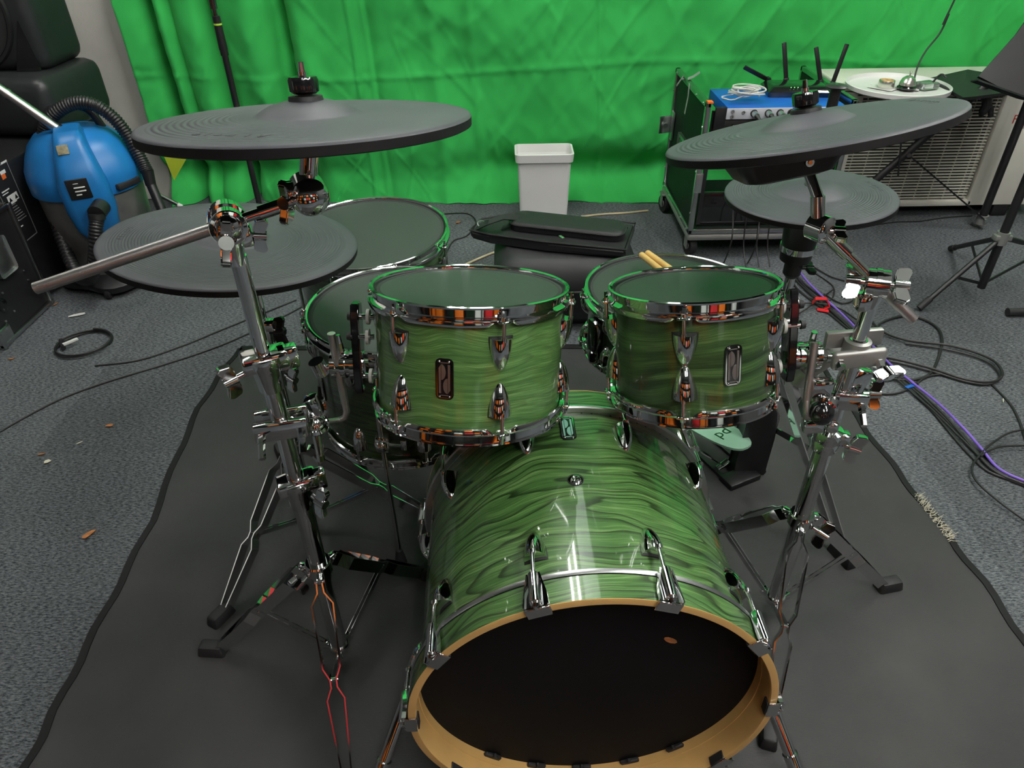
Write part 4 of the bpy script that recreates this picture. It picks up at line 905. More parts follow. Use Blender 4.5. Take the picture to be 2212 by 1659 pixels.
# bundle on the right
bund = [(1712, 560), (1722, 598), (1760, 640), (1815, 690), (1868, 745), (1915, 795), (1958, 830), (2020, 880), (2075, 935), (2110, 975), (2150, 1020), (2215, 1050), (2290, 1075)]
for k in range(5):
    off = (k-2)*8
    cab('multicore_strand', 'black strand of the thick cable bundle running down the right carpet', [(a+off*(.6+.6*math.sin(i*.9+k)), b+off*-.4*math.cos(i*.8+k)) for i, (a, b) in enumerate(bund)], .0036, cable_m, z=.001+.0035*(k % 2), group='black strands of the right cable bundle')
cab('purple_cable', 'purple sleeved cable on top of the black bundle at the right', [(a+9, b-7, .010) for a, b in bund], .0038, purple_m)
cab('audio_cable', 'black looped cable lying nearest the curtain side of the right bundle', [(1890, 740), (1900, 700), (1960, 682), (2015, 700), (2035, 735), (2015, 800), (1975, 820), (1930, 812)], .0045, cable_m, z=.002)
cab('audio_cable', 'black cable making the long flat loop on the right carpet', [(1860, 765), (1930, 775), (2010, 795), (2080, 818), (2140, 825), (2165, 808), (2140, 775), (2060, 748), (1960, 735), (1905, 715), (1880, 690)], .0045, cable_m, z=.008)
cab('audio_cable', 'second black cable lying along the long flat loop at the right', [(1850, 772), (1935, 783), (2015, 803), (2085, 824), (2136, 830), (2160, 812), (2130, 780), (2050, 756), (1955, 742)], .0035, cable_m, z=.004)
cab('audio_cable', 'black cable leaving the loop toward the right picture edge', [(2140, 828), (2180, 870), (2200, 905), (2215, 950)], .0035, cable_m)
cab('audio_cable', 'thin black cable curling across the bundle at lower right', [(2230, 925), (2180, 935), (2140, 960), (2115, 985), (2100, 1010), (2110, 1040), (2160, 1085), (2230, 1135)], .003, cable_m, z=.012)
cab('audio_cable', 'thin black cable forking off the bundle to the lower right corner', [(2118, 985), (2160, 965), (2240, 962)], .003, cable_m, z=.012)
cab('audio_cable', 'black cable passing under the boom stand knob at the right', [(1860, 835), (1900, 850), (1950, 846), (2000, 815), (2040, 808)], .0035, cable_m, z=.002)
for i, pp in enumerate(([(1715, 565), (1760, 590), (1800, 620), (1790, 650), (1740, 640), (1712, 610)], [(1730, 560), (1790, 595), (1830, 610), (1850, 640), (1820, 655), (1780, 635)], [(1690, 655), (1760, 655), (1810, 665), (1850, 690)], [(1660, 700), (1720, 680), (1765, 650), (1800, 625)])):
    cab('audio_cable', 'thin black cable tangled around the red strap behind the hi-hat stand', pp, .003, cable_m, z=.003*i, group='cables tangled by the red strap')
cab('audio_cable', 'black cable hanging from the rack case toward the hi-hat stand, nearer one', [V(Yp(1578, 400, 2.66)), V(Yp(1583, 460, 2.65)), V(Yp(1580, 520, 2.60)), G(1560, 575, .004), G(1545, 590, .004)], .003, cable_m, px=False)
cab('audio_cable', 'black cable hanging from the rack case toward the hi-hat stand, right-hand one', [V(Yp(1643, 430, 2.65)), V(Yp(1640, 480, 2.64)), V(Yp(1634, 525, 2.60)), G(1615, 568, .004), G(1590, 592, .004)], .003, cable_m, px=False)
cab('audio_cable', 'black cables looping beside the farthest floor tom', [(960, 462, .10), (1010, 462, .02), (1028, 480), (1010, 508), (980, 520), (965, 545)], .0035, cable_m)
cab('extension_lead', 'cream cable on the carpet between floor tom and black bag', [(985, 582), (1020, 565), (1060, 548), (1085, 540)], .005, cream_c)
cab('extension_lead', 'cream cable on the carpet between white bin and rack case', [(1255, 468), (1300, 463), (1350, 460), (1400, 455)], .005, cream_c)
cab('power_cable', 'thin black cable on the carpet along the foot of the cream air conditioner', [(1760, 500), (1850, 492), (1930, 480), (1985, 478), (2040, 470), (2100, 466)], .003, cable_m)
sv = root('velcro_strap', 'red velcro cable tie lying among the cables at right', 'strap', loc=G(1775, 655))
MB().ribbon([G(1755, 655, .02), G(1762, 645, .045), G(1785, 645, .045), G(1792, 660, .02), G(1780, 668, .006)], .022, .003, (.3, 1, 0)).ribbon([G(1765, 668, .006), G(1790, 672, .008)], .02, .003, (.3, 1, 0)).build('strap_loop', red_m, sv)
for k, (a, b) in enumerate((((1877, 790), (1925, 805)), ((1866, 805), (1918, 810)), ((1883, 819), (1940, 819)))):
    p, q = G(*a, .008), G(*b, .008); d = (q-p).normalized()
    r_ = root('jack_plug', ('silver jack plug on the carpet, farthest of the three from the camera', 'silver jack plug on the carpet, middle one of the three', 'silver jack plug on the carpet, nearest of the three to the camera')[k], 'plug', loc=p, group='silver jack plugs on the right carpet')
    MB().tube(p, p+d*.018, .0031).sphere(p, .0034).tube(p+d*.018, p+d*.05, .0065, .0072).build('plug_barrel', steel, r_)
    MB().tube(p+d*.05, p+d*.072, .0058, .0035).path([p+d*.07, p+d*.1+V((.0, -.004, 0)), p+d*.13+V((.01, -.02, -.003))], .003).build('cable_tail', cable_m, r_)
    if k < 2: MB().tube(p+d*.072, p+d*.078, .0052).build('orange_ring', oran_l, r_)
tag(MB().box(G(1965, 835, .01), (.03, .012, .004), M.Rotation(R(20), 3, 'Z'), bev=.001).build('cable_tie', blue_r, loc=G(1965, 835, .01)), 'small blue cable tie beside the bundle at right', 'cable tie')

# litter
def flake(name, label, px, py, a, b, m_, rot=0, cat='litter'):
    g = G(px, py, .004); n_ = 9
    pts = [((a*math.cos(t)*(1+.25*math.sin(3*t+px))), (b*math.sin(t)*(1+.2*math.cos(2*t+py)))) for t in [2*PI*i/n_ for i in range(n_)]]
    o = MB().prism(pts, .0015, M.Translation(g)@M.Rotation(R(rot), 4, 'Z')).build(name, m_, loc=g, smooth=0); return tag(o, label, cat)
flake('dry_leaf', 'brown dry leaf with a lobe, on the left carpet nearest the mat', 190, 1155, .017, .008, leaf_m, 50, 'leaf')
flake('dry_leaf', 'small orange leaf lying on the left carpet beside the mat top', 237, 919, .011, .006, leaf_m, 20, 'leaf')
flake('paper_scrap', 'small cream paper scrap on the left carpet', 102, 997, .009, .007, crumb_m, 10)
flake('bark_chip', 'dark brown chip next to the cream paper scrap', 89, 981, .010, .003, leaf_m, 15)
flake('straw_bit', 'thin pale straw bit on the left carpet', 171, 957, .009, .0014, crumb_m, 45)
flake('tape_strip', 'white strip of tape lying on the carpet before the vacuum cleaner', 168, 680, .030, .009, white_t, 28, 'tape')
flake('dry_leaf', 'tan leaf crumb on the carpet near the farthest floor tom', 990, 480, .012, .007, leaf_m, 30, 'leaf')
flake('leaf_crumb', 'crumpled tan leaf bits on the right side of the mat', 1938, 1360, .008, .006, leaf_m, 30, 'leaf')
flake('crumb', 'pale crumb on the mat right of the stand foot', 2011, 1301, .004, .002, crumb_m, -30)
flake('wood_chip', 'tan chip by the flight case corner on the left carpet', 120, 657, .009, .003, leaf_m, 60)
flake('wood_chip', 'tan chip on the far left carpet before the flight case', 25, 775, .010, .003, leaf_m, 30)
flake('straw_bit', 'short pale straw on the right carpet', 2167, 865, .012, .0014, crumb_m, 60)

# ------------------------------------------------------------------ waste bin
bx, by = .163, 3.262
bn = root('waste_bin', 'white rectangular plastic waste bin standing against the green curtain', 'bin', loc=(bx, by, 0))
loft(MB(), [(.112, .062, .016, .002), (.122, .074, .018, .265), (.121, .073, .018, .263), (.111, .061, .016, .006)], (bx, by, 0), cap1=True).build('bin_body', white_p, bn)
loft(MB(), [(.1225, .0745, .018, .262), (.131, .083, .022, .264), (.133, .085, .024, .285), (.134, .086, .024, .300), (.126, .078, .02, .302), (.1225, .0745, .018, .285), (.1215, .0735, .018, .262)], (bx, by, 0), cap0=False).build('rim', white_p, bn)

# ------------------------------------------------------------------ bags
z0 = G(1075, 600, .12); bg = root('gear_bag', 'bulky black nylon drum bag on the carpet behind the rack toms', 'bag', loc=(.19, 2.36, 0))
b_ = loft(MB(), [(.20, .16, .05, .003), (.25, .20, .07, .05), (.255, .205, .08, .16), (.245, .195, .08, .23), (.20, .16, .07, .262)], (.195, 2.37, 0), cap1=True); 
for v_ in b_.bm.verts: v_.co += V((.006*noise.noise(v_.co*14), .012*noise.noise(v_.co*9), .008*noise.noise(v_.co*11)*(v_.co.z > .01)))
b_.build('bag_body', blkf, bg, smooth=80)
MB().path([(-.05, 2.17, .16), (.2, 2.145, .165), (.43, 2.17, .16)], .004, smooth=6).build('zip', blkr, bg)
MB().ribbon([V((.46, 2.25, .24)), V((.53, 2.3, .16)), V((.52, 2.35, .05)), V((.47, 2.4, .01))], .05, .006, (.3, 1, 0)).build('strap', blkf, bg)
fl = root('flat_case', 'flat black padded case with zipped pocket lying on top of the bulky bag', 'bag', loc=(.13, 2.36, .27))
cs = [G(1015, 502, .29), G(1040, 478, .29), G(1130, 462, .29), G(1372, 487, .29), G(1352, 545, .29), G(1180, 528, .29), G(1060, 512, .29)]
m_ = MB().prism([(p.x, p.y) for p in cs], .030, M.Translation((0, 0, .266))); bmesh.ops.bevel(m_.bm, geom=list(m_.bm.edges), offset=.008, segments=3, affect='EDGES'); m_.build('padded_panel', blkf, fl, smooth=60)
MB().path([p+V((0, 0, .009)) for p in cs]+[cs[0]+V((0, 0, .009))], .0035, n=6).build('piping', blkr, fl)
pc = (G(1130, 478, .31)+G(1325, 500, .31))/2; ang = math.atan2((G(1325, 505, .31)-G(1140, 485, .31)).y, (G(1325, 505, .31)-G(1140, 485, .31)).x)
rz = M.Rotation(ang, 3, 'Z')
pk = loft(MB(), [(.205, .060, .04, -.012), (.207, .062, .045, .012), (.200, .056, .042, .019), (.15, .03, .03, .022)], pc, cap1=True, rot=rz).build('pocket', blkf, fl)
MB().path([pc+rz@V((px_*1.01, py_*1.01, .010)) for px_, py_ in rrect(.207, .062, .045)]+[pc+rz@V((.207, .017, .010))], .003, n=6).build('pocket_zip', blkr, pk)
MB().box(G(1213, 512, .315), (.010, .026, .004), M.Rotation(R(25), 3, 'Z'), bev=.001).build('zip_pull', steel, pk)
MB().ribbon([G(1030, 492, .30), G(1055, 480, .34), G(1090, 468, .345), G(1120, 470, .33), G(1118, 480, .31), G(1085, 490, .305)], .035, .004, (.2, 1, .2)).build('shoulder_strap', blkf, fl)
MB().lathe([(.013, -.002), (.016, 0), (.013, .002), (.011, 0)], G(1040, 483, .315), (.1, -.5, 1), n=20, closed=True).build('ring', steel, fl)

# ------------------------------------------------------------------ rack case with gear
cx0, cx1, cy0, cy1, cz0, cz1 = .742, 1.285, 2.725, 3.28, .125, .625
rc = root('rack_case', 'open black flight rack case with aluminium edges on wheels before the green curtain', 'flight case', loc=((cx0+cx1)/2, (cy0+cy1)/2, 0))
MB().box((cx0+.005, (cy0+cy1)/2, (cz0+cz1)/2), (.010, cy1-cy0-.02, cz1-cz0-.02)).build('side_panel', green_lam, rc)
MB().box((cx1-.005, (cy0+cy1)/2, (cz0+cz1)/2), (.010, cy1-cy0-.02, cz1-cz0-.02)).build('side_panel', green_lam, rc)
MB().box(((cx0+cx1)/2, (cy0+cy1)/2, cz0+.006), (cx1-cx0, cy1-cy0, .012)).build('base_panel', green_lam, rc)
e_ = MB(); t = .020
for x in (cx0, cx1):
    for z in (cz0, cz1): e_.box((x, (cy0+cy1)/2, z), (t, cy1-cy0+t, t), bev=.003)
    for y in (cy0, cy1): e_.box((x, y, (cz0+cz1)/2), (t, t, cz1-cz0+t), bev=.003)
for y, zs in ((cy0, (cz0,)), (cy1, (cz0,))):
    for z in zs: e_.box(((cx0+cx1)/2, y, z), (cx1-cx0, t, t), bev=.003)
e_.build('aluminium_edging', alu_frame, rc)
kn = MB()
for y in (cy0+.03, cy0+.15, cy1-.15, cy1-.03):
    for z in (cz0, cz1): kn.tube((cx0-.010, y, z), (cx0-.013, y, z), .004, n=8)
for z in (cz0+.08, (cz0+cz1)/2, cz1-.08):
    for y in (cy0, cy1): kn.tube((cx0-.010, y, z), (cx0-.013, y, z), .004, n=8)
kn.build('rivet', steel, rc)
hy = cy0+.30; hz = .365
hp = MB().box((cx0-.004, hy, hz), (.006, .15, .11), bev=.01).build('handle_dish', steel, rc)
MB().box((cx0-.006, hy, hz), (.006, .11, .075), bev=.004).build('handle_recess', blkg, hp)
lt = MB().box((cx0-.006, cy1-.03, .40), (.006, .05, .12), bev=.006).box((cx0-.035, cy1-.01, .40), (.055, .006, .075), M.Rotation(R(20), 3, 'Z'), bev=.004).tube((cx0-.035, cy1-.016, .40), (cx0-.035, cy1-.03, .40), .011, n=18).build('butterfly_latch', steel, rc)
MB().box((cx0+.004, cy0-.005, .33), (.03, .012, .08), bev=.004).build('corner_latch', steel, rc)
for x in (cx0+.030, cx1-.030): MB().box((x, cy0+.012, (cz0+cz1)/2), (.016, .006, cz1-cz0-.05)).build('rack_rail', blkp, rc)
MB().box(((cx0+cx1)/2, cy0+.03, cz0+.085), (cx1-cx0-.06, .02, .14), bev=.004).build('lower_rack_panel', blkg, rc)
MB().ribbon([(cx0-.006, cy0+.34, cz1+.014), (cx0+.02, cy0+.36, cz1+.018), (cx0+.05, cy0+.38, cz1+.03)], .035, .002, (.2, 1, 0)).ribbon([(cx0-.012, cy0+.28, cz1+.01), (cx0-.02, cy0+.24, cz1-.03), (cx0-.03, cy0+.22, cz1-.09)], .012, .002, (0, 1, .3)).ribbon([(cx0-.012, cy0+.40, cz1+.01), (cx0-.03, cy0+.42, cz1-.03)], .03, .002, (.2, 1, 0)).build('torn_tape', mat('grey gaffer tape', (.30, .30, .29), .4), rc)
MB().box((cx0+.004, cy0-.004, cz1+.011), (.02, .03, .006)).build('orange_sticker', oran_l, rc)
# wheeled base
MB().box(((cx0+cx1)/2, (cy0+cy1)/2, .100), (cx1-cx0+.02, cy1-cy0+.02, .030), bev=.010).build('dolly_frame', castm, rc)
for (x, y) in ((cx0+.02, cy0+.05), (cx1-.04, cy0+.05), (cx0-.0, cy1-.04), (cx1-.04, cy1-.04)):
    ww = MB().lathe([(0, -.014), (.018, -.014), (.022, -.012), (.040, -.014), (.043, 0), (.040, .014), (.022, .012), (.018, .014), (0, .014)], (x, y, .0435), (1, .25, 0), n=28).build('caster_wheel', blkr, rc)
    MB().lathe([(0, -.016), (.016, -.016), (.018, -.013), (.018, .013), (.016, .016), (0, .016)], (x, y, .0435), (1, .25, 0), n=18).build('hub', castm, ww)
    MB().box((x-.019, y-.0, .062), (.004, .045, .06), bev=.002).box((x+.019, y, .062), (.004, .045, .06), bev=.002).box((x, y, .090), (.05, .055, .008), bev=.002).build('caster_fork', castm, rc)
# blue preamp
pz = .592
pr = root('preamp', 'blue rack preamp with pale front panel and plugged connectors, atop the rack case', 'audio interface', loc=(1.02, cy0, pz))
MB().box((1.035, 2.86, pz+.001), (.44, .28, .043), bev=.002).build('blue_housing', blue_r, pr)
MB().box((1.035, cy0-.004, pz), (.444, .006, .040), bev=.002).build('front_panel', panel_w, pr)
for x in (.792, 1.265): MB().box((x, cy0-.003, pz-.02), (.042, .008, .09), bev=.002).build('rack_ear', blkp, pr)
fy = cy0-.008
for i, x in enumerate((.835, .835, .875)):
    s_ = MB().lathe([(.0035, .0), (.0035, .003), (.0065, .003), (.0075, 0)], (x, fy, pz+(.009 if i != 1 else -.010)-(.004 if i == 2 else 0)), (0, -1, 0), n=16).build('jack_socket', steel, pr)
for i, x in enumerate((.915, .968, 1.012, 1.052, 1.098, 1.142)):
    rg = MB().lathe([(.0, .001), (.0125, .001), (.0135, 0), (.0125, .003), (.010, .003)], (x, fy, pz+.002), (0, -1, 0), n=20).build('xlr_socket', blkr, pr)
    if i in (0, 1, 2, 5):
        plug = root('xlr_plug', ('silver microphone plug in the preamp, first from the left end', 'silver microphone plug in the preamp, second from the left end', 'silver microphone plug with orange ring in the preamp', '', '', 'silver microphone plug in the preamp beside the crash pad nut')[i], 'plug', loc=(x, fy, pz))
        MB().tube((x, fy-.001, pz+.002), (x+.003, fy-.030, pz-.001), .0105, n=20).build('barrel', steel, plug)
        MB().tube((x+.003, fy-.028, pz-.001), (x+.010, fy-.055, pz-.012), .0095, .005, n=18).path([(x+.010, fy-.053, pz-.011), (x+.014, fy-.075, pz-.03), (x+.016, fy-.085, pz-.10), (x+.02, fy-.07, pz-.25), (x+.03, fy-.06, .12), (x+.04, fy-.12, .02)], .003, smooth=5).build('cable', cable_m, plug)
        if i == 2: MB().tube((x+.011, fy-.058, pz-.013), (x+.013, fy-.066, pz-.02), .0045).build('orange_ring', oran_l, plug)
    else:
        for (dx, dz) in ((-.004, .003), (.004, .003), (0, -.004)): MB().tube((x+dx, fy-.0035, pz+.002+dz), (x+dx, fy-.0045, pz+.002+dz), .0012, n=6).build('pin', steel, rg)
MB().box((1.07, fy, pz+.018), (.03, .001, .004)).build('blue_print', blue_r, pr)
# black mixer row
mx_ = root('rack_mixer', 'black rack unit with silver-capped knobs right under the blue preamp', 'audio mixer', loc=(1.03, cy0, .54))
MB().box((1.035, cy0+.06, .530), (.46, .12, .075), bev=.002).build('housing', blkp, mx_)
for i in range(9):
    x = .845+i*.045
    k_ = MB().tube((x, cy0-.001, .548), (x, cy0-.013, .548), .0065, .0055, n=16).build('knob', blkg, mx_); MB().tube((x, cy0-.013, .548), (x, cy0-.0145, .548), .0045, n=14).build('knob_cap', steel, k_)
MB().box((1.09, cy0+.03, .30), (.30, .004, .17)).build('smoked_panel', green_lam, rc)
# router
rp_ = G(1640, 205, .64); ro = root('router', 'glossy black router with four antennas on top of the blue preamp', 'router', loc=(1.10, 3.0, .615))
rb = loft(MB(), [(.115, .070, .008, 0), (.120, .075, .012, .018), (.105, .060, .010, .034), (.095, .048, .008, .037)], (1.125, 2.915, .6155), cap1=True, rot=M.Rotation(R(-4), 3, 'Z')).build('router_body', blkg, ro)
bz = .64
for (bx_, by_, tx, ty) in ((1655, 170, 1608, 145), (1698, 168, 1694, 92), (1772, 172, 1763, 102), (1800, 176, 1830, 95)):
    b0 = Yp(bx_, by_, 3.0); b1 = Yp(tx, ty, 3.01 if tx != 1608 else 2.98); u_ = (b1-b0).normalized(); rr_ = frame(b0, u_, V((1, 0, 0)))
    MB().box((b0+b1)/2, (.0165, .008, (b1-b0).length), rr_.to_3x3(), bev=.002).box(b0-u_*.01, (.02, .014, .02), rr_.to_3x3(), bev=.003).build('antenna', blk, ro)
for k in range(3): MB().sphere(Yp(1709+k*7.5, 189, 2.852), .0016, u=8, v=6).build('status_light', mat('green led', (.1, .9, .1), .5, emit=(.2, 1, .2), es=3.), ro)
# white cable bundle
wb = G(1612, 212, .63); pts = []
for k in range(90):
    t = k*.62; rr_ = .040+.016*math.sin(k*.37); pts.append(wb+V((rr_*1.25*math.cos(t), rr_*.85*math.sin(t), .004+.022*abs(math.sin(k*.23))+.0002*k)))
pts += [wb+V((-.05, -.03, .004)), wb+V((-.085, -.02, .004)), wb+V((-.09, .01, .004)), wb+V((-.04, .02, .01))]
tag(MB().path(pts, .0026, n=6, smooth=3).build('white_cable_bundle', white_g, loc=wb), 'tangled white cable bundle lying on the blue preamp', 'cable')

# ------------------------------------------------------------------ air conditioner
ax0, ax1, ay0, ay1, az0, az1 = 1.415, 2.42, 3.13, 3.44, .055, .575
ac = root('air_conditioner', 'cream outdoor air conditioner unit with slatted grille at the right back', 'air conditioner', loc=(1.9, 3.28, 0))
MB().box(((ax0+ax1)/2, (ay0+ay1)/2+.02, (az0+az1)/2), (ax1-ax0, ay1-ay0-.04, az1-az0), bev=.014, seg=3).build('casing', ac_m, ac)
gx0, gx1, gz0, gz1 = 1.50, 2.10, .085, .545
fr_ = MB()
for (c_, s_) in ((((gx0+gx1)/2, ay0+.01, az0+.012), (gx1-gx0+.06, .04, .028)), (((gx0+gx1)/2, ay0+.01, gz1+.010), (gx1-gx0+.06, .04, .026)), ((gx0-.040, ay0+.01, .31), (.09, .04, .5)), (((gx1+ax1)/2+.005, ay0+.01, .31), (ax1-gx1-.01, .04, .51))): fr_.box(c_, s_, bev=.006)
fr_.build('front_frame', ac_m, ac)
MB().box(((gx0+gx1)/2, ay0+.035, .31), (gx1-gx0, .01, .47)).build('coil_block', ac_d, ac)
gr = MB(); n_ = 34
for i in range(n_): gr.box(((gx0+gx1)/2, ay0+.006, gz0+(gz1-gz0)*(i+.5)/n_), (gx1-gx0, .012, .0042))
for i in range(9): gr.box((gx0+(gx1-gx0)*(i+.5)/9, ay0+.012, .31), (.0035, .006, .46))
gr.build('grille', ac_m, ac)
MB().box(((ax0+ax1)/2, (ay0+ay1)/2, az1+.002), (ax1-ax0+.012, ay1-ay0+.01, .022), bev=.009, seg=3).build('lid', ac_m, ac)
for x in (ax0+.14, ax1-.14): MB().box((x, (ay0+ay1)/2, .027), (.07, ay1-ay0+.01, .05), bev=.004).build('foot', blkp, ac)
text('brand_print', 'FUJITSU', .052, frame(V((2.26, ay0-.0105, .44)), (0, -1, 0), (1, 0, 0)), fuji_m, ac, ext=.0004, local=False)
text('model_print', 'INVERTER', .016, frame(V((2.23, ay0-.0105, .405)), (0, -1, 0), (1, 0, 0)), grey_t, ac, ext=.0004, local=False)
# things on it
zt = az1+.013
tc_ = G(1938, 188, zt+.01); tr = root('round_tray', 'round white plastic lid used as a tray on the air conditioner', 'tray', loc=tc_)
MB().lathe([(0, 0), (.185, 0), (.198, .006), (.200, .022), (.195, .024), (.190, .010), (.182, .006), (0, .006)], (tc_.x, tc_.y, zt), n=72).build('tray_body', white_p, tr)
pp_ = MB()
for k, (dx, dy, a) in enumerate(((.0, .03, 15), (.03, .05, -20), (-.03, .02, 40), (.05, .02, 60))): pp_.box((tc_.x+dx, tc_.y+dy, zt+.008+.001*k), (.15, .10, .0006), M.Rotation(R(a), 3, 'Z'))
tag(pp_.build('paper_sheets', white_t, loc=(tc_.x, tc_.y, zt)), 'loose white paper sheets lying on the round tray', 'paper')
ti = G(1913, 188, zt+.012); tq = root('small_tin', 'small round tin with orange lid on the tray', 'tin', loc=ti)
MB().lathe([(0, 0), (.030, 0), (.031, .002), (.031, .026), (.030, .028), (0, .028)], (ti.x, ti.y, zt+.011), n=36).build('tin_body', tin_m, tq)
MB().tube((ti.x, ti.y, zt+.0385), (ti.x, ti.y, zt+.0395), .026, n=32).build('lid_print', mat('orange lid print', (.75, .42, .18), .5, var=(60, .6)), tq)
be = G(1957, 192, zt+.012); bq = root('counter_bell', 'silver counter bell with black base on the tray', 'bell', loc=be)
MB().lathe([(0, .002), (.036, .002), (.037, .008), (.030, .014), (0, .014)], (be.x, be.y, zt+.012), n=36).build('bell_base', blkg, bq)
MB().lathe([(.032, .016), (.031, .024), (.024, .040), (.012, .049), (0, .051)], (be.x, be.y, zt+.012), n=36).tube((be.x, be.y, zt+.06), (be.x, be.y, zt+.073), .003).sphere((be.x, be.y, zt+.075), .005).build('bell_dome', tin_m, bq)
cb_ = G(2000, 188, zt+.015); cq_ = root('clear_packet', 'clear plastic packet of small parts on the tray', 'packet', loc=cb_)
MB().box((cb_.x, cb_.y, zt+.022), (.08, .06, .025), M.Rotation(R(20), 3, 'Z'), bev=.006).build('packet_shell', mat('clear plastic', (.75, .8, .76), .08, trans=.8, var=(5, .02)), cq_)
MB().path([(cb_.x+.02, cb_.y, zt+.03), (cb_.x+.05, cb_.y+.01, zt+.06), (cb_.x+.07, cb_.y, zt+.05)], .004, smooth=4).build('black_clip', blk, cq_)
ck = [(2000, 172), (2090, 152), (2180, 168), (2205, 198), (2110, 210), (2080, 213), (2040, 190)]
m_ = MB().prism([(G(a, b, zt+.01).x, G(a, b, zt+.01).y) for a, b in ck], .012, M.Translation((0, 0, zt+.002))); bmesh.ops.subdivide_edges(m_.bm, edges=list(m_.bm.edges), cuts=2)
tag(m_.build('black_cloth', blkf, loc=(2.1, 3.2, zt)), 'folded black cloth on the right of the air conditioner top', 'cloth')
cab('hanging_cable', 'black cable hanging from above down behind the tilted crash pad', [V((2.00, 3.18, 1.9)), V(Yp(2062, 0, 3.15)), V(Yp(2050, 30, 3.15)), V(Yp(2030, 72, 3.15)), V(Yp(2000, 110, 3.14)), V(Yp(1982, 145, 3.12)), V(Yp(1972, 185, 3.08)), V(Yp(1963, 225, 3.02)), V(Yp(1950, 280, 3.0)), V(Yp(1940, 380, 2.98))], .0035, cable_m, px=False)

# ------------------------------------------------------------------ tripods on the right
def tripod_(label, cx, cy, zlow, ztop, feet, r=.0165, desk=None, zc=.9, name='music_stand', cat='stand'):
    q = root(name, label, cat, loc=(cx, cy, 0))
    MB().tube((cx, cy, zlow), (cx, cy, ztop), r, n=20).build('centre_tube', blkp, q)
    MB().tube((cx, cy, zc-.03), (cx, cy, zc+.03), r*1.6, n=20).build('collar', blk, q)
    MB().tube((cx, cy, zlow-.01), (cx, cy, zlow+.03), r*1.4, n=20).build('hub', castm, q)
    for f_ in feet:
        f_ = V((f_[0], f_[1], .012)); t_ = V((cx, cy, zc)); d = (f_-t_)
        lg = MB().tube(t_, f_-d.normalized()*.02, .0125, n=16).build('leg', blkp, q)
        MB().tube(f_-d.normalized()*.045, f_, .0165, .015, n=16).build('rubber_foot', blkr, lg)
        MB().tube((cx, cy, zlow+.01), t_+d*.55, .006, n=10).build('brace', blkp, lg)
    return q
b1 = G(2112, 470, .04)
q = tripod_('black tripod stand in front of the air conditioner grille', b1.x, b1.y-.03, .035, 1.3, (), zc=1.05)
tp = Yp(2150, 150, 2.95); ft = G(1866, 482); 
lgx = MB().tube((b1.x+.06, b1.y-.03, 1.02), Yp(2130, 185, 2.99), .0165, n=18).tube(Yp(2130, 185, 2.99), Yp(1890, 390, 3.03), .0165, n=18).tube(Yp(1890, 390, 3.03), ft, .0165, n=18).build('leg', blkp, q)
MB().ribbon([Yp(1964, 336, 3.0), V((b1.x, b1.y-.045, .05))], .020, .006, (0, 1, 0)).tube(Yp(1964, 336, 2.99), Yp(1964, 336, 2.97), .009).build('brace', blkp, lgx)
MB().tube((b1.x, b1.y-.055, .05), (b1.x, b1.y-.065, .05), .008).build('pivot_bolt', steel, q)
MB().path([Yp(2128, 200, 2.96), Yp(2132, 225, 2.95), Yp(2120, 245, 2.95), Yp(2138, 230, 2.95), Yp(2140, 252, 2.95)], lambda t: .02*(1-.5*t), n=8, smooth=3).build('knotted_cloth', blkf, q)
b2 = G(2128, 600, .10)
q = root('music_stand', 'black music stand with a wide dark desk at the right picture edge', 'stand', loc=(b2.x, b2.y, 0))
MB().tube((b2.x, b2.y, .06), (b2.x, b2.y, .80), .0145, n=20).build('centre_tube', blkp, q)
hb = V((b2.x, b2.y, .26))
MB().tube(hb-V((0, 0, .025)), hb+V((0, 0, .02)), .021, n=20).box(hb+V((0, 0, -.0)), (.06, .03, .02), bev=.004).build('hub', castm, q)
for fx in ((1983, 672), (2052, 542), (2330, 560)):
    f_ = G(*fx); f_.z = .012; d = (f_-hb).normalized()
    lg = MB().tube(hb, f_-d*.01, .0095, n=14).build('leg', blkp, q); MB().tube(f_-d*.05, f_, .0125, n=14).build('rubber_foot', blkr, lg)
    MB().ribbon([V((b2.x, b2.y, .075)), hb.lerp(f_, .55)], .012, .004, (0, 0, 1)).build('brace', blkp, lg)
fs = G(2172, 683); lg = root('stand_leg', 'dark tube leg with rubber end lying in from the right picture edge', 'stand', loc=fs)
MB().tube(fs+V((.05, 0, .018)), fs+V((.6, .02, .02)), .010).build('tube', blkp, lg); MB().tube(fs+V((0, 0, .018)), fs+V((.06, 0, .018)), .0145, n=16).build('rubber_end', blkr, lg)
dk = [Yp(2105, 172, 2.36), Yp(2205, 208, 2.30), Yp(2330, 240, 2.30), Yp(2330, -60, 2.55), Yp(2230, 20, 2.55), Yp(2165, 100, 2.5)]
cdk = sum(dk, V())/6; nrm_ = (dk[2]-dk[0]).cross(dk[4]-dk[0]).normalized()
fr_ = frame(cdk, nrm_, dk[2]-dk[0]); inv = fr_.inverted()
MB().prism([((inv@p).x, (inv@p).y) for p in dk], .008, fr_).build('desk', blkp, q)
MB().ribbon([Yp(2105, 174, 2.35), Yp(2205, 210, 2.29), Yp(2330, 242, 2.29)], .03, .005, (.2, -.9, .3)).build('desk_lip', green_lam, q)
MB().tube((b2.x, b2.y, .78), cdk-V((0, 0, .03)), .0145).build('desk_joint', blkp, q)

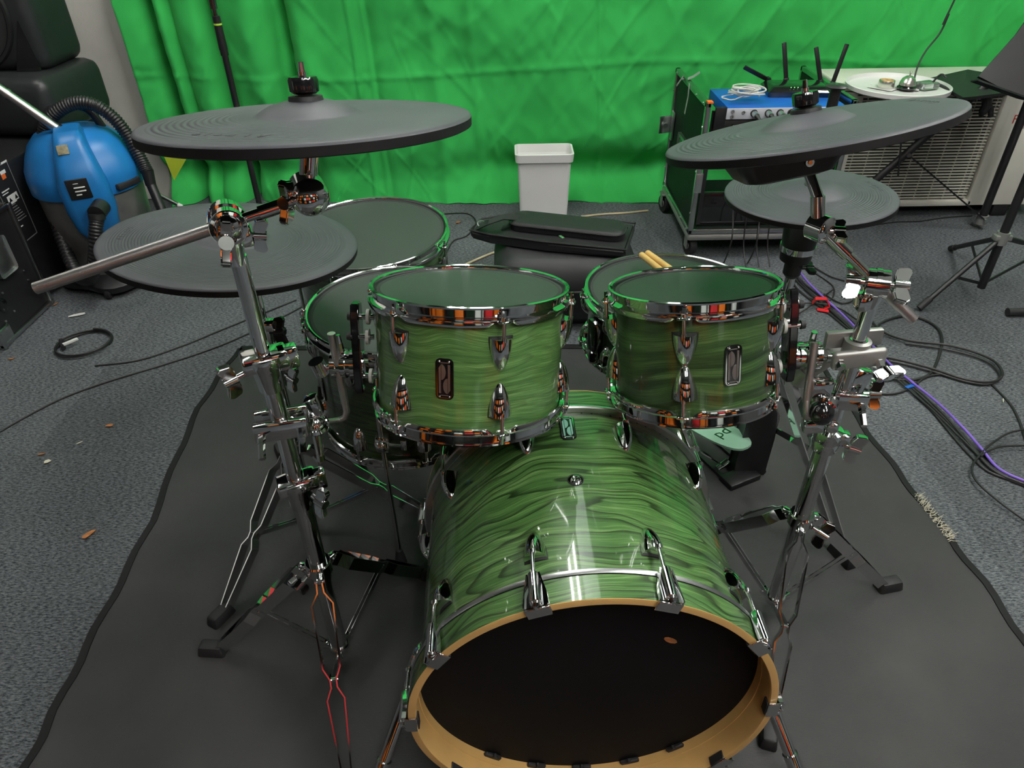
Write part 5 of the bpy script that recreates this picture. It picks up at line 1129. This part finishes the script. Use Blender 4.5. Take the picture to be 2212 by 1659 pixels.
# microphone stand left
mq = G(585, 548); x, y = mq.x, mq.y
q = root('microphone_stand', 'black straight microphone stand with a lime clip before the green curtain', 'microphone stand', loc=(x, y, 0))
MB().lathe([(0, .0), (.13, 0), (.13, .008), (.10, .016), (.02, .022), (0, .022)], (x, y, .0), n=48).build('round_base', blkp, q)
zt_ = Yp(478, 100, y).z
MB().tube((x, y, .02), (x, y, zt_), .0115, n=18).build('lower_tube', blkp, q)
MB().tube((x, y, zt_-.01), (x, y, zt_+.10), .0155, .0135, n=20).tube((x, y, zt_-.03), (x, y, zt_-.0), .0145, n=20).build('clutch', blk, q)
z2 = Yp(467, 52, y).z
MB().lathe([(.010, -.003), (.0145, -.003), (.0145, .003), (.010, .003)], (x, y, z2), n=24, closed=True).build('lime_clip', lime_m, q)
MB().tube((x, y, zt_+.09), (x, y, z2+.05), .008, n=16).tube((x, y, z2+.05), (x, y, 1.45), .0125, n=18).build('upper_tube', dchrome, q)

# ------------------------------------------------------------------ left: speakers, cabinet, case, vacuum
cq = root('amplifier_cabinet', 'black speaker cabinet with printed rear panel at the left edge', 'speaker', loc=(-2.15, 2.85, 0))
MB().box((-2.17, 2.82, .262), (.74, .78, .50), bev=.008).build('cabinet', blkp, cq)
fx = -1.7995
A = lambda yy, zz: V((fx, yy, zz))
def onx(px, py, X=-1.7985):
    d = ray(px, py); return V((0, 0, CH))+d*(X/d.x)
tl_, tr_, br_, bl_ = onx(-28, 372), onx(14, 349), onx(80, 502), onx(53, 524)
fm = MB()
for a, b in ((tr_, br_), (br_, bl_), (bl_, tl_), (tr_, tl_)): fm.ribbon([a, b], .003, .001, (0, 1, 0) if abs((a-b).z) > .1 else (0, 0, 1))
fm.build('panel_outline', grey_t, cq)
pr_ = MB(); gy = MB()
def bar(mb, px, py, w_, h_, px2=None): 
    c = onx(px, py, -1.7982); mb.box(c, (.001, w_, h_))
for (px, py, w_, h_) in ((8, 350, .035, .006), (6, 372, .03, .012), (12, 412, .045, .004), (12, 419, .035, .003), (28, 438, .05, .004), (38, 478, .02, .004), (45, 490, .03, .004), (62, 327, .02, .006), (76, 319, .02, .004)): bar(pr_, px, py, w_, h_)
for k in range(7): bar(gy, 24+k*4, 445+k*4.5, .055, .0025)
pr_.build('white_print', white_t, cq); gy.build('grey_print', grey_t, cq)
bar2 = MB(); bar2.box(onx(8, 381, -1.7982), (.001, .022, .018)); bar2.build('orange_label', oran_l, cq)
wt = MB()
c = onx(28, 427, -1.798); wt.box(c, (.001, .062, .026)); wo = wt.build('warning_plate', white_t, cq)
tr2 = MB()
for dy in (-.018, .018): 
    f_ = frame(c+V((.001, dy, -.008)), (1, 0, 0), (0, 1, 0)); tr2.prism([(-.009, 0), (.009, 0), (0, .015)], .0006, f_)
tr2.build('warning_triangles', blkp, wo)
cs_ = root('flight_case', 'black flight case with metal edges and recessed latch at the left picture edge', 'flight case', loc=(-2.1, 2.25, 0))
X1, Y0, Y1, ZT = -1.775, 2.105, 2.425, .40
MB().box((X1-.32, (Y0+Y1)/2, ZT/2+.008), (.63, Y1-Y0-.012, ZT-.01)).build('case_panels', blkp, cs_)
e_ = MB()
for y in (Y0, Y1):
    for z in (.012, ZT): e_.box((X1-.32, y, z), (.66, .016, .016), bev=.003)
    e_.box((X1, y, ZT/2), (.016, .016, ZT), bev=.003)
for z in (.012, ZT): e_.box((X1, (Y0+Y1)/2, z), (.016, Y1-Y0+.016, .016), bev=.003)
e_.build('metal_edging', alu_frame, cs_)
MB().box((X1-.02, Y0-.001, .035), (.07, .012, .07), bev=.006).box((X1+.001, Y0+.03, .035), (.012, .07, .07), bev=.006).build('corner_plate', alu_frame, cs_)
MB().box(onx(2, 555, X1+.004), (.006, .10, .13), bev=.012).build('latch_dish', steel, cs_)
rv_ = MB()
for (px, py) in ((52, 585), (61, 605), (5, 633), (30, 672), (12, 694), (18, 548)): c = onx(px, py, X1-.004); rv_.tube(c, c+V((.003, 0, 0)), .0042, n=10)
rv_.build('rivet', steel, cs_)
MB().sphere(onx(8, 660, X1-.002), .022, (.12, 1, 1.2)).build('ball_corner_dish', blkg, cs_)
# speakers
def pa_speaker(label, c, size, rot=0, cone=True, lying=False):
    q = root('stage_speaker', label, 'speaker', loc=c); c = V(c); rz = M.Rotation(R(rot), 3, 'Z')
    m_ = MB().box(c, size, rz, bev=.05, seg=5)
    m_.build('cabinet', moulded, q, smooth=60)
    if cone:
        f = c+rz@V((0, -size[1]/2-.002, -.10))
        MB().lathe([(0, .006), (.17, .006), (.185, .004), (.19, -.01)], f, rz@V((0, -1, 0)), n=64).build('round_grille', grille_m, q)
        MB().lathe([(.185, 0), (.19, .010), (.20, .010), (.205, 0)], f, rz@V((0, -1, 0)), n=64, closed=True).build('grille_ring', blk, q)
        for s_ in (-1, 1): MB().prism([(s_*.245, -.20), (s_*.15, -.205), (s_*.225, -.03)], .006, frame(f+V((0, .002, 0)), rz@V((0, -1, 0)), (1, 0, 0))).build('port', blkg, q)
    return q
pa_speaker('upper moulded black loudspeaker with round grille at the top left', (-2.03, 3.08, 1.04), (.56, .30, .62), 0)
pa_speaker('lower moulded black wedge speaker lying under the upper loudspeaker', (-2.02, 3.03, .625), (.62, .42, .22), -4, cone=False)
# vacuum
vx, vy = -1.60, 2.66
q = root('vacuum_cleaner', 'blue headed wet and dry vacuum cleaner with ribbed hose at the left', 'vacuum cleaner', loc=(vx, vy, 0))
MB().lathe([(0, .055), (.150, .055), (.165, .07), (.176, .22), (.183, .375), (.180, .39), (0, .395)], (vx, vy, 0), n=64).build('tank', tank_m, q)
MB().lathe([(.150, .03), (.20, .025), (.205, .05), (.17, .085), (.15, .085)], (vx, vy, 0), n=5*8, closed=True, fn=lambda r, h, t: (r*(1+.10*math.cos(5*t)) if r > .18 else r, h)).build('wheel_base', blk, q)
for k in range(5):
    a = R(-80+72*k); p = V((vx+.20*math.cos(a), vy+.20*math.sin(a), .024)); MB().lathe([(0, -.012), (.018, -.012), (.0235, -.006), (.0235, .006), (.018, .012), (0, .012)], p, (math.sin(a), -math.cos(a), 0), n=20).build('caster', blk, q)
d0 = V((.42, -.907, 0)); s0 = V((.907, .42, 0))
hd = MB().lathe([(.186, .385), (.198, .392), (.203, .44), (.199, .47), (.182, .51), (.160, .55), (.130, .58), (.085, .597), (0, .602)], (vx, vy, 0), n=72, fn=lambda r, h, t: (r*(1+.035*math.cos(4*t+1.0)*(1 if h > .43 else .3)), h)).build('motor_head', blue_v, q)
Mh = M((s0, -d0, V((0, 0, 1)))).transposed()
ns = loft(MB(), [(.045, .045, .03, .245), (.070, .055, .035, .285), (.082, .06, .035, .36), (.080, .075, .035, .455), (.064, .085, .035, .53), (.050, .08, .03, .595), (.040, .06, .02, .620)], (vx, vy, 0), cap1=True)
for v_ in ns.bm.verts:
    z = v_.co.z; l_ = v_.co-V((vx, vy, 0)); off = .175 if z < .465 else .175-.55*(z-.465); v_.co = V((vx, vy, 0))+Mh@V((l_.x, l_.y-off, l_.z))
nso = ns.build('nose_cover', blue_v, q, smooth=60)
def nfront(z):
    zs = [.245, .285, .36, .455, .53, .595, .62]; ds = [.045, .055, .06, .075, .085, .08, .06]
    for i in range(6):
        if z <= zs[i+1]: d = ds[i]+(ds[i+1]-ds[i])*(z-zs[i])/(zs[i+1]-zs[i]); break
    return d+(.175 if z < .465 else .175-.55*(z-.465))
def fpl(lx, z, w_, h_, m_, nm, t_, par):
    sl_ = math.atan2(nfront(z-.01)-nfront(z+.01), .02)
    return MB().box(V((vx, vy, z))+Mh@V((lx, -nfront(z)-t_*.3, 0)), (w_, t_, h_), Mh@M.Rotation(-sl_, 3, 'X'), bev=.0015 if t_ > .003 else 0).build(nm, m_, par)
lb = fpl(-.012, .452, .070, .074, blk, 'label_plate', .006, nso)
for k in range(4): fpl(-.008-(.008 if k in (0, 3) else 0), .472-k*.013, .018 if k in (0, 3) else .036, .0035, white_t, 'label_line', .0125, lb)
fpl(-.022, .575, .036, .034, mat('worn badge', (.20, .18, .11), .4, var=(90, .5)), 'badge', .006, nso)
MB().box(V((vx, vy, .415))+Mh@V((.135, -.145, 0)), (.10, .03, .022), Mh@M.Rotation(R(42), 3, 'Z'), bev=.004).build('vent_slot', blkr, q)
MB().path([(vx-.10, vy+.04, .58), (vx-.07, vy+.03, .65), (vx+.05, vy+.05, .655), (vx+.09, vy+.06, .58)], .014, n=10, smooth=6).build('carry_handle', blk, q)
def hose(name, pts, r, parent, amp=.0022):
    P = [V(p) for p in pts]; tot = sum((b-a).length for a, b in zip(P, P[1:])); n_ = int(tot/.0028/len(P))+2
    k = [0]
    def rr(t): return r+amp*math.sin(2*PI*t*tot/.0115)
    return MB().path(P, rr, n=14, smooth=n_).build(name, blk, parent, smooth=180)
inl = Yp(208, 462, 2.40)
MB().tube(inl+V((-.0, .05, .01)), inl, .030, n=24).tube(inl, inl+V((0, -.005, -.02)), .0275, n=24).build('inlet_collar', blk, q)
hose('ribbed_hose', [inl+V((0, 0, -.01)), Yp(207, 500, 2.37), Yp(205, 560, 2.36), Yp(195, 600, 2.38), Yp(172, 598, 2.42), Yp(150, 560, 2.47), Yp(128, 500, 2.53), Yp(108, 430, 2.58), Yp(95, 360, 2.62), Yp(95, 290, 2.64), Yp(112, 252, 2.65), Yp(150, 226, 2.66), Yp(195, 224, 2.67), Yp(240, 250, 2.68), Yp(275, 292, 2.68), Yp(302, 340, 2.66), Yp(318, 372, 2.64)], .0225, q)
MB().tube(Yp(318, 368, 2.64), Yp(326, 400, 2.63), .022, .019).tube(Yp(326, 398, 2.63), Yp(350, 455, 2.60), .0175, n=18).build('hose_grip', blk, q)
wp0, wp1 = Yp(-40, 165, 2.55), Yp(122, 276, 2.60)
MB().tube(wp0, wp1, .0165, n=24).tube(wp0.lerp(wp1, .3), wp0.lerp(wp1, .34), .0185).build('metal_wand', steel, q)
MB().tube(wp1, wp1+(wp1-wp0).normalized()*.05, .02, n=20).build('wand_socket', blk, q)
st = root('steel_tube', 'pale metal tube leaning on the carpet by the column foot', 'tube', loc=G(385, 440))
MB().tube(Yp(338, 418, 3.1), Yp(392, 446, 3.05), .009, n=14).build('tube', steel, st)
MB().tube(Yp(384, 442, 3.05), Yp(394, 447, 3.05), .0095, n=14).build('white_tip', white_t, st)
